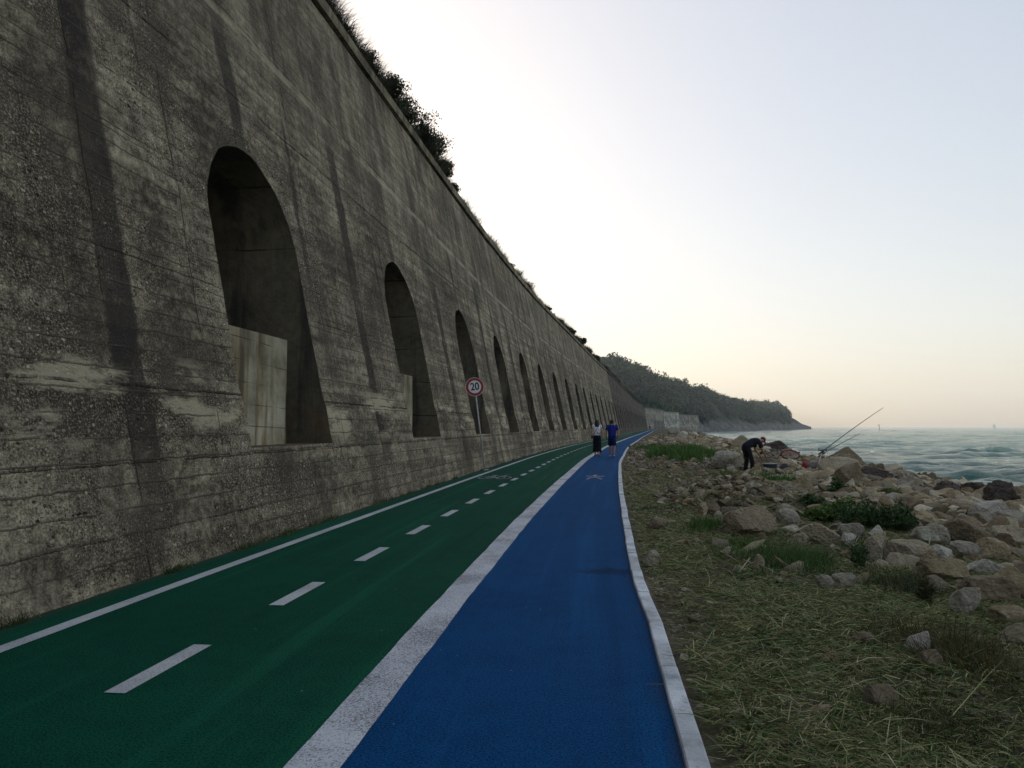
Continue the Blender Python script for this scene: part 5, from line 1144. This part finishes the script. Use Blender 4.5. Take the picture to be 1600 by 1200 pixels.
def walker(base, rz, woman):
    root = empty('person', base, (0, 0, rz)); g = 1.0
    fl, rl = (.30, -.26)
    P = dict(pelvis=(0, 0, .93), waist=(0, 0, 1.08), chest=(0, .0, 1.29), neck=(0, .0, 1.47), skull=(0, .015, 1.56), crown=(0, .01, 1.635), face=(0, 1, 0), palm=(0, .1, 0))
    sw = .165 if woman else .19
    P.update(shoulderL=(-sw, 0, 1.40), elbowL=(-sw - .07, -.05, 1.13), wristL=(-sw - .075, .04, .90), shoulderR=(sw, 0, 1.40), elbowR=(sw + .07, .0, 1.13), wristR=(sw + .07, .10, .91))
    P.update(hipL=(-.09, 0, .89), kneeL=(-.09, .12, .50), ankleL=(-.09, .09, .085), toeL=(-.10, .23, .03), hipR=(.09, 0, .89), kneeR=(.095, -.01, .49), ankleR=(.095, -.19, .11), toeR=(.10, -.06, .032))
    J, E = body_graph(P); skin_body('body', J, E, MSKIN if woman else MSKIN_D, root)
    m = MB()
    if woman:
        top = flat('white_top', (.66, .66, .72), .8, .1, 0, .08)
        t = NT('printed_white_top'); Q = t.objc(); X = t.xyz(Q); pr = t.math('MULTIPLY', t.math('MULTIPLY', t.ss(t.noise(t.scale(Q, (1, 1, 1.4)), 16., 2, .5), .52, .56), t.ss(X[2], 1.28, 1.2)), t.ss(X[0], -.08, .03)); top = t.fin(t.mix(pr, (.66, .66, .72), (.05, .05, .10)), .8, .1)
        m.loft(seg_rings([(0, 0, .97), (0, 0, 1.08), (0, 0, 1.2), (0, 0, 1.32), (0, 0, 1.41), (0, 0, 1.455)], [(.175, .125), (.155, .115), (.16, .12), (.185, .125), (.18, .10), (.075, .07)]))
        for sg, k in ((-1, 'L'), (1, 'R')):
            a = np.array(P['shoulder' + k]); b = np.array(P['elbow' + k]); m.loft(seg_rings([a + [0, 0, .02] - [sg * .04, 0, 0], a + [0, 0, .01], a * .75 + b * .25], [.06, .068, .062]))
        m.build('top', top, root)
        tr = flat('dark_wide_trousers', (.010, .010, .016), .85, .1); m = MB()
        m.loft(seg_rings([(0, 0, 1.01), (0, 0, .95), (0, 0, .87), (0, 0, .80)], [(.15, .115), (.172, .13), (.185, .14), (.165, .13)]))
        for k in 'LR':
            h_, kn, an = (np.array(P[q + k]) for q in ('hip', 'knee', 'ankle')); m.loft(seg_rings([h_, h_ * .5 + kn * .5, kn, kn * .45 + an * .55, an + (kn - an) * .30], [(.095, .10), (.105, .11), (.105, .11), (.115, .12), (.125, .125)]))
        m.build('trousers', tr, root)
        h = MB(); h.loft(seg_rings([(0, .0, 1.695), (0, -.002, 1.675), (0, -.01, 1.62), (0, -.03, 1.54), (0, -.055, 1.46), (0, -.075, 1.38), (0, -.085, 1.31)], [(.03, .03), (.078, .085), (.098, .108), (.108, .095), (.105, .065), (.09, .045), (.05, .02)])); h.build('hair', MHAIR, root)
        shoe = flat('sandal', (.10, .06, .045), .7)
    else:
        m.loft(seg_rings([(0, 0, .86), (0, 0, 1.0), (0, 0, 1.15), (0, 0, 1.32), (0, 0, 1.415), (0, 0, 1.465)], [(.185, .14), (.178, .135), (.185, .135), (.215, .14), (.20, .11), (.08, .075)]))
        for sg, k in ((-1, 'L'), (1, 'R')):
            a = np.array(P['shoulder' + k]); b = np.array(P['elbow' + k]); m.loft(seg_rings([a + [0, 0, .02] - [sg * .05, 0, 0], a + [0, 0, .01], a * .6 + b * .4, a * .3 + b * .7], [.07, .08, .076, .072]))
        m.build('shirt', flat('royal_blue_shirt', (.012, .022, .17), .85, .1), root); m = MB()
        m.loft(seg_rings([(0, 0, .98), (0, 0, .92), (0, 0, .84), (0, 0, .78)], [(.165, .125), (.178, .138), (.182, .14), (.16, .13)]))
        for k in 'LR':
            h_, kn = np.array(P['hip' + k]), np.array(P['knee' + k]); m.loft(seg_rings([h_, h_ * .5 + kn * .5, kn + (h_ - kn) * .05], [(.10, .105), (.098, .105), (.098, .10)]))
        m.build('shorts', flat('navy_shorts', (.010, .016, .075), .85, .1), root)
        h = MB(); h.loft(seg_rings([(0, .01, 1.70), (0, .008, 1.685), (0, .0, 1.645), (0, -.008, 1.58), (0, -.02, 1.51)], [(.03, .03), (.072, .08), (.088, .10), (.089, .098), (.06, .06)])); h.build('hair', MHAIR, root)
        shoe = flat('pale_shoe', (.36, .33, .34), .7)
    for k in 'LR':
        a = np.array(P['ankle' + k]); tt = np.array(P['toe' + k]); hl = np.array([a[0], a[1] - .05, max(.03, a[2] - .055)])
        m = MB(); m.loft(seg_rings([hl, hl * .6 + tt * .4, hl * .15 + tt * .85, tt + (tt - hl) * .12], [(.04, .036), (.046, .04), (.05, .034), (.03, .018)], side=(1, 0, 0))); m.build('shoe', shoe, root)
    return root
pw = fr(0, 0)
def path_at(px, Y): return np.array([(px - 800) / FPX * Y, Y, 0.004])
bw = path_at(932.5, 35.8); rz = -math.atan(.16)
o = walker(bw, rz, True); tag(o, 'woman walking away with long dark hair, white top and wide dark trousers', 'person')
# her shoulder bag: strap across the back and a small pouch at the hip
root = empty('shoulder_bag', bw, (0, 0, rz)); m = MB()
m.tube([(.11, .02, 1.455), (.10, -.075, 1.44), (.06, -.128, 1.34), (-.02, -.133, 1.22), (-.10, -.122, 1.10), (-.17, -.06, 1.02), (-.195, .0, .97)], .010, 6); m.tube([(.11, .02, 1.455), (.08, .11, 1.38), (-.02, .15, 1.22), (-.13, .12, 1.08), (-.195, .03, .97)], .010, 6); m.build('strap', flat('dark_strap', (.015, .014, .018)), root)
m = MB(); m.box((-.225, .01, .90), (.07, .20, .15)); bevel(m.build('pouch', flat('dark_leather', (.02, .016, .016), .6), root, False), .02, 3); tag(root, 'small dark shoulder bag worn slantwise by the walking woman', 'bag')
bm_ = path_at(956, 35.6); o = walker(bm_, -math.atan(.16), False); tag(o, 'man walking away in a royal blue shirt and navy shorts', 'person')
# lone far walker
pf = path_at(1015, 268); root = walker(pf, 2.9, False); tag(root, 'tiny distant person in dark clothes far down the path', 'person')
for ch in root.children:
    if ch.name.startswith('shirt'): ch.data.materials[0] = flat('dark_red_jacket', (.05, .018, .018), .85)
    if ch.name.startswith('shorts'): ch.data.materials[0] = flat('black_cloth', (.012, .012, .014), .85)

# fisherman bending over, facing the water (local +Y is where he faces)
fg = on_ground(1171, 739); fz = fg
def fisherman(base, rz):
    root = empty('person', base, (0, 0, rz)); root.scale = (.86, .88, .85)
    P = dict(pelvis=(0, -.10, .90), waist=(0, .02, 1.03), chest=(0, .24, 1.14), neck=(0, .41, 1.16), skull=(0, .49, 1.16), crown=(0, .565, 1.195), face=(0, .75, -.75), palm=(0, -.3, .1))
    P.update(shoulderL=(-.18, .33, 1.12), elbowL=(-.20, .36, .83), wristL=(-.13, .50, .62), shoulderR=(.18, .31, 1.10), elbowR=(.20, .40, .82), wristR=(.14, .56, .62))
    P.update(hipL=(-.10, -.10, .86), kneeL=(-.10, -.04, .46), ankleL=(-.10, -.10, .09), toeL=(-.11, .05, .035), hipR=(.10, -.09, .86), kneeR=(.11, .04, .46), ankleR=(.12, .06, .09), toeR=(.13, .21, .035))
    J, E = body_graph(P); skin_body('body', J, E, MSKIN_D, root); m = MB()
    m.loft(seg_rings([(0, -.15, .88), (0, -.10, .96), (0, .02, 1.045), (0, .14, 1.11), (0, .26, 1.15), (0, .35, 1.165), (0, .40, 1.165)], [(.175, .13), (.185, .145), (.19, .14), (.205, .14), (.21, .13), (.17, .095), (.075, .07)]))
    for sg, k in ((-1, 'L'), (1, 'R')):
        a = np.array(P['shoulder' + k]); b = np.array(P['elbow' + k]); m.loft(seg_rings([a + [-sg * .05, -.01, .03], a, a * .6 + b * .4, a * .35 + b * .65], [.07, .082, .078, .075], side=(0, 1, 0)))
    m.build('shirt', flat('black_shirt', (.013, .014, .022), .85, .1), root); m = MB()
    m.loft(seg_rings([(0, -.08, .98), (0, -.11, .92), (0, -.11, .85), (0, -.09, .78)], [(.165, .13), (.182, .15), (.185, .15), (.16, .13)]))
    for k in 'LR':
        h_, kn, an = (np.array(P[q + k]) for q in ('hip', 'knee', 'ankle')); m.loft(seg_rings([h_, h_ * .5 + kn * .5, kn, kn * .45 + an * .55, an + (kn - an) * .04], [.105, .098, .088, .082, .082]))
    m.build('trousers', flat('black_trousers', (.012, .012, .016), .85, .1), root)
    f = np.array(P['face']) / np.linalg.norm(P['face']); u = np.array(P['crown']) - np.array(P['skull']); u = u / np.linalg.norm(u); u = u - f * (u @ f); u /= np.linalg.norm(u); hd = (np.array(P['skull']) + np.array(P['crown'])) / 2
    m = MB(); c0 = hd + u * .03
    m.loft(seg_rings([c0 - u * .01, c0 + u * .035, c0 + u * .075, c0 + u * .10, c0 + u * .11], [(.088, .10), (.09, .102), (.075, .085), (.045, .05), (.01, .01)]))
    br = seg_rings([c0 + f * .06, c0 + f * .12 - u * .008, c0 + f * .165 - u * .02], [(.075, .012), (.068, .010), (.03, .008)]); m.loft(br); m.build('cap', flat('red_cap', (.16, .018, .022), .8), root)
    for k in 'LR':
        a = np.array(P['ankle' + k]); tt = np.array(P['toe' + k]); hl = np.array([a[0], a[1] - .05, .035]); m = MB()
        m.loft(seg_rings([hl, hl * .6 + tt * .4, hl * .15 + tt * .85, tt + (tt - hl) * .15], [(.042, .04), (.048, .046), (.052, .038), (.03, .018)])); m.build('shoe', flat('white_trainer', (.55, .55, .56), .7), root)
    return root
o = fisherman(fg, -PI / 2 + .25); tag(o, 'man in black clothes and red cap bending down on the shore', 'person')

# ------------------------------------------------------------------ fishing gear
# bicycle, built upright along x then laid on its side
bg = on_ground(1248, 731)
def bicycle(loc, rot):
    root = empty('bicycle', loc, rot); MT = flat('black_tyre', (.014, .014, .014), .8); MRIM = flat('red_rim', (.26, .02, .028), .4, .5); MFR = flat('red_frame', (.42, .02, .03), .35, .5); MBK = flat('black_metal', (.02, .02, .022), .45, .5); MSP = flat('spoke_steel', (.4, .4, .42), .35, .5, .7)
    for x in (-.52, .52):
        m = MB(); m.torus((0, 0, 0), .315, .022, n=48); w = m.build('wheel', MT, root); w.location = (x, 0, .34)
        m = MB(); m.torus((0, 0, 0), .288, .014, n=48); m.build('rim', MRIM if x > 0 else MBK, w)
        m = MB()
        for i in range(20):
            a = 2 * PI * i / 20; m.tube([(.02 * math.cos(a + .8), .015 * (-1)**i, .02 * math.sin(a + .8)), (.285 * math.cos(a), 0, .285 * math.sin(a))], .0022, 4)
        m.build('spokes', MSP, w); m = MB(); m.tube([(0, -.05, 0), (0, .05, 0)], .022, 10); m.build('hub', MBK, w)
    m = MB(); bb = (-.08, 0, .30); st = (-.24, 0, .80); hd = (.36, 0, .82); hl = (.40, 0, .68)
    m.tube([bb, st], .017); m.tube([st, hd], .017); m.tube([bb, hl], .020); m.tube([hd, hl], .021)
    for y in (-.05, .05): m.tube([bb, (-.52, y, .34)], .010); m.tube([(-.23, 0, .74), (-.52, y, .34)], .009)
    m.build('frame', MBK, root); m = MB()
    for y in (-.05, .05): m.tube([hl, (.43, y, .60), (.52, y, .34)], .012)
    m.build('fork', MFR, root); m = MB(); m.tube([hd, (.34, 0, .92)], .014); m.tube([(.36, -.30, .95), (.38, -.15, .93), (.34, 0, .92), (.38, .15, .93), (.36, .30, .95)], .012); m.build('handlebar', MBK, root)
    m = MB(); m.loft(seg_rings([(-.40, 0, .93), (-.33, 0, .935), (-.22, 0, .925), (-.12, 0, .915)], [(.05, .025), (.075, .03), (.045, .025), (.015, .015)], side=(0, 1, 0))); m.tube([st, (-.27, 0, .91)], .013); m.build('saddle', MBK, root)
    m = MB(); m.torus((-.08, .03, .30), .09, .006, n=28, m=6); m.tube([(-.08, .05, .30), (-.03, .06, .14)], .010); m.tube([(-.08, -.05, .30), (-.13, -.06, .46)], .010); m.box((-.02, .10, .14), (.09, .06, .02)); m.box((-.14, -.10, .46), (.09, .06, .02)); m.build('crank', MBK, root)
    tag(root, 'red and black bicycle lying on its side among the rocks', 'bicycle'); return root
bicycle((bg[0] - .35, bg[1] + .55, bg[2] + .16), (math.radians(-62), math.radians(-14), math.radians(12)))
# dark tackle box, bags and floats
def at(px, py): return on_ground(px, py)
g = at(1203, 740); root = empty('tackle_box', g, (0, 0, .15)); m = MB(); m.loft([ring((0, 0, z), a, b, 24) for z, a, b in ((0, .18, .15), (.02, .195, .165), (.27, .22, .19), (.28, .225, .195))]); m.build('tub', flat('navy_plastic', (.018, .028, .05), .4, .5), root)
m = MB(); m.loft([ring((0, 0, z), a, b, 24) for z, a, b in ((.28, .235, .205), (.30, .24, .21), (.315, .225, .195), (.318, .05, .04))]); m.build('lid', flat('grey_lid', (.07, .08, .10), .4, .5), root)
m = MB(); m.tube([(-.235, 0, .26), (-.25, -.12, .18), (-.1, -.22, .12), (.1, -.22, .12), (.25, -.12, .18), (.235, 0, .26)], .008, 6); m.build('handle', flat('wire_steel', (.3, .3, .3), .4, .5, .6), root); tag(root, 'dark navy lidded fishing bucket standing right of the fisherman', 'bucket')
def sack(px, py, w, d, h, mat, label, cat, seed, name):
    g = at(px, py); V = IV.copy()
    bm = bmesh.new(); bmesh.ops.create_icosphere(bm, subdivisions=3, radius=1.); V = np.array([v.co[:] for v in bm.verts]); F = np.array([[v.index for v in f.verts] for f in bm.faces]); bm.free()
    V = V * (1 + .22 * fbm(V[:, 0] * 2.2 + seed, V[:, 1] * 2.2, V[:, 2] * 2.2, o=3, seed=seed)[:, None]); V[:, 2] = np.maximum(V[:, 2], -.6); V *= np.array([w, d, h]); V[:, 2] += h * .58
    root = empty(name, g, (0, 0, .3)); mk('sack', V, [F], mat, root); m = MB()
    m.tube([(-w * .5, 0, h * 1.35), (-w * .2, -d * .3, h * 1.75), (w * .25, -d * .25, h * 1.7), (w * .5, 0, h * 1.3)], .012, 6); m.build('strap', flat('dark_strap', (.015, .014, .018)), root); tag(root, label, cat); return root
sack(1226, 737, .24, .18, .15, flat('black_nylon', (.016, .016, .022), .7, .3), 'slumped black bag between the bucket and the bait bags', 'bag', 3, 'kit_bag')
sack(1237, 741, .10, .08, .09, flat('orange_plastic', (.42, .16, .05), .5), 'small orange plastic bait bag in front of the bicycle', 'bag', 5, 'bait_bag')
sack(1245, 741, .09, .07, .10, flat('white_plastic', (.62, .60, .60), .5), 'small white plastic bag right of the orange bait bag', 'bag', 8, 'plastic_bag')
g = at(1267, 739); root = empty('rolled_bag', g, (0, 0, .1)); m = MB(); m.loft(seg_rings([(x, 0, .19) for x in (-.22, -.2, 0, .2, .30, .32)], [.10, .165, .175, .17, .15, .06], side=(0, 1, 0), rat=1.)); m.build('roll', flat('grey_canvas', (.13, .11, .10), .8), root)
m = MB(); m.loft(seg_rings([(x, 0, .19) for x in (-.26, -.235, -.17, -.165)], [.08, .172, .178, .17], side=(0, 1, 0), rat=1.)); m.build('end_cap', flat('red_nylon', (.20, .02, .024), .7), root); tag(root, 'grey rolled bag with a red end lying left of the tripod', 'bag')
# rod tripod and two rods
g = at(1274, 741); top = np.array([(1288 - 1274) / FPX * g[1], .1, 36 / FPX * g[1]]); root = empty('rod_tripod', g); ML_ = flat('alloy_leg', (.50, .48, .45), .45, .5, .3)
feet = [(0, 0, 0), ((1302 - 1274) / FPX * g[1], .25, .14), (.30, .95, .05)]
for f_ in feet:
    m = MB(); m.tube([f_, tuple(top)], .016, 8); m.build('leg', ML_, root)
m = MB(); m.tube([top + [-.14, 0, .02], top + [.14, 0, .02]], .018, 8); m.box(top, (.06, .06, .07)); m.tube([top + [-.12, 0, .0], top + [-.12, 0, .10]], .01, 6); m.tube([top + [.12, 0, .0], top + [.12, 0, .10]], .01, 6); m.build('head', flat('black_metal', (.02, .02, .022)), root); tag(root, 'pale three-legged rod stand on the rocks holding two fishing rods', 'rod stand')
def rod(a, b, label):
    a = np.array(a); b = np.array(b); root = empty('fishing_rod', a); d = b - a; L = np.linalg.norm(d); dn = d / L; sag = np.array([0, 0, -.05 * L])
    q = np.linspace(0, 1, 14)[:, None]; pts = d * q + np.array([0, 0, .008 * L]) * np.sin(q * PI)
    m = MB(); m.tube(pts, np.linspace(.017, .007, 14), 7); m.build('blank', flat('rod_carbon', (.03, .03, .034), .4, .5), root)
    m = MB(); m.tube([pts[0], pts[0] + (pts[1] - pts[0]) * 1.1], .022, 8); m.build('handle', flat('rod_grip', (.02, .018, .016), .8), root)
    m = MB(); c = pts[1] + np.array([0, 0, -.07]); m.tube([c + [0, -.035, 0], c + [0, .035, 0]], .042, 14); m.tube([pts[1], c], .01, 6); m.tube([c + [0, .04, 0], c + [.06, .07, -.03]], .008, 6); m.build('reel', flat('reel_metal', (.18, .18, .19), .35, .5, .5), root)
    m = MB()
    for i in (4, 6, 8, 10, 12): m.torus(pts[i] + np.array([0, 0, -.025]), .018, .003, (0, 1, 0), (0, 0, 1), 12, 5)
    m.build('line_guides', flat('guide_steel', (.4, .4, .4), .4, .5, .6), root); tag(root, label, 'fishing rod', 'two fishing rods on the stand')
Yt = g[1]
def P3(px, py, Y): d = pray(px, py); return d / d[1] * Y + np.array([0, 0, HCAM])
rod(P3(1279, 710, Yt - .1), P3(1380, 637, Yt + 1.6), 'longer fishing rod rising steeply from the rod stand over the sea')
rod(P3(1279, 713, Yt + .15), P3(1343, 678, Yt + 1.9), 'shorter fishing rod lying lower on the rod stand')

# ------------------------------------------------------------------ air, sky, sun, camera
SUN_EL, SUN_AZ = math.radians(13), math.radians(-28)      # azimuth from +Y towards +X
def haze():
    m = MB(); m.box((600, 1500, 75), (2 * 2500, 2 * 1760, 2 * 82)); o = m.build('haze', None, None, False)
    mat = bpy.data.materials.new('haze_air'); mat.use_nodes = True; t = mat.node_tree; t.nodes.remove(t.nodes['Principled BSDF']); v = t.nodes.new('ShaderNodeVolumePrincipled')
    v.inputs['Color'].default_value = (.82, .90, 1., 1); v.inputs['Density'].default_value = HAZE; v.inputs['Anisotropy'].default_value = .1
    t.links.new(v.outputs[0], t.nodes['Material Output'].inputs['Volume']); o.data.materials.append(mat); tag(o, kind='stuff')
HAZE = .00018
haze()
W = bpy.data.worlds.new('World'); scn.world = W; W.use_nodes = True; nt = W.node_tree
sky = nt.nodes.new('ShaderNodeTexSky'); sky.sky_type = 'NISHITA'; sky.sun_disc = False; sky.sun_elevation = SUN_EL; sky.sun_rotation = SUN_AZ; sky.altitude = 0; sky.air_density = 1.0; sky.dust_density = 2.6; sky.ozone_density = 1.2
gm = nt.nodes.new('ShaderNodeGamma'); gm.inputs[1].default_value = .4; nt.links.new(sky.outputs[0], gm.inputs[0])
hs_ = nt.nodes.new('ShaderNodeHueSaturation'); hs_.inputs['Saturation'].default_value = 1.25; tn_ = nt.nodes.new('ShaderNodeMix'); tn_.data_type = 'RGBA'; tn_.blend_type = 'MULTIPLY'; tn_.inputs[0].default_value = 1.; tn_.inputs[7].default_value = (1.03, .99, .975, 1); nt.links.new(gm.outputs[0], tn_.inputs[6]); nt.links.new(tn_.outputs[2], hs_.inputs['Color'])
bg_ = nt.nodes['Background']; nt.links.new(hs_.outputs[0], bg_.inputs[0]); bg_.inputs[1].default_value = .15
sl = bpy.data.lights.new('sun', 'SUN'); sl.energy = 2.0; sl.angle = math.radians(.5); sl.color = (1, .86, .68); so = bpy.data.objects.new('sun', sl); C.objects.link(so)
sd = Vector((math.sin(SUN_AZ) * math.cos(SUN_EL), math.cos(SUN_AZ) * math.cos(SUN_EL), math.sin(SUN_EL))); so.rotation_euler = sd.to_track_quat('Z', 'Y').to_euler()
cd = bpy.data.cameras.new('camera'); cam = bpy.data.objects.new('camera', cd); C.objects.link(cam); cam.location = (0, 0, HCAM); cam.rotation_euler = (PI / 2 + PITCH, 0, 0); cd.sensor_width = 36; cd.lens = 36 * FPX / 1600; cd.clip_start = .05; cd.clip_end = 20000
scn.camera = cam
scn.view_settings.view_transform = 'Standard'; scn.view_settings.look = 'None'; scn.view_settings.exposure = 1.8; scn.view_settings.gamma = 1
scn.render.engine = 'CYCLES'; scn.cycles.use_denoising = True; scn.cycles.max_bounces = 6; scn.cycles.diffuse_bounces = 3; scn.cycles.glossy_bounces = 2; scn.cycles.volume_bounces = 0; scn.cycles.transparent_max_bounces = 4
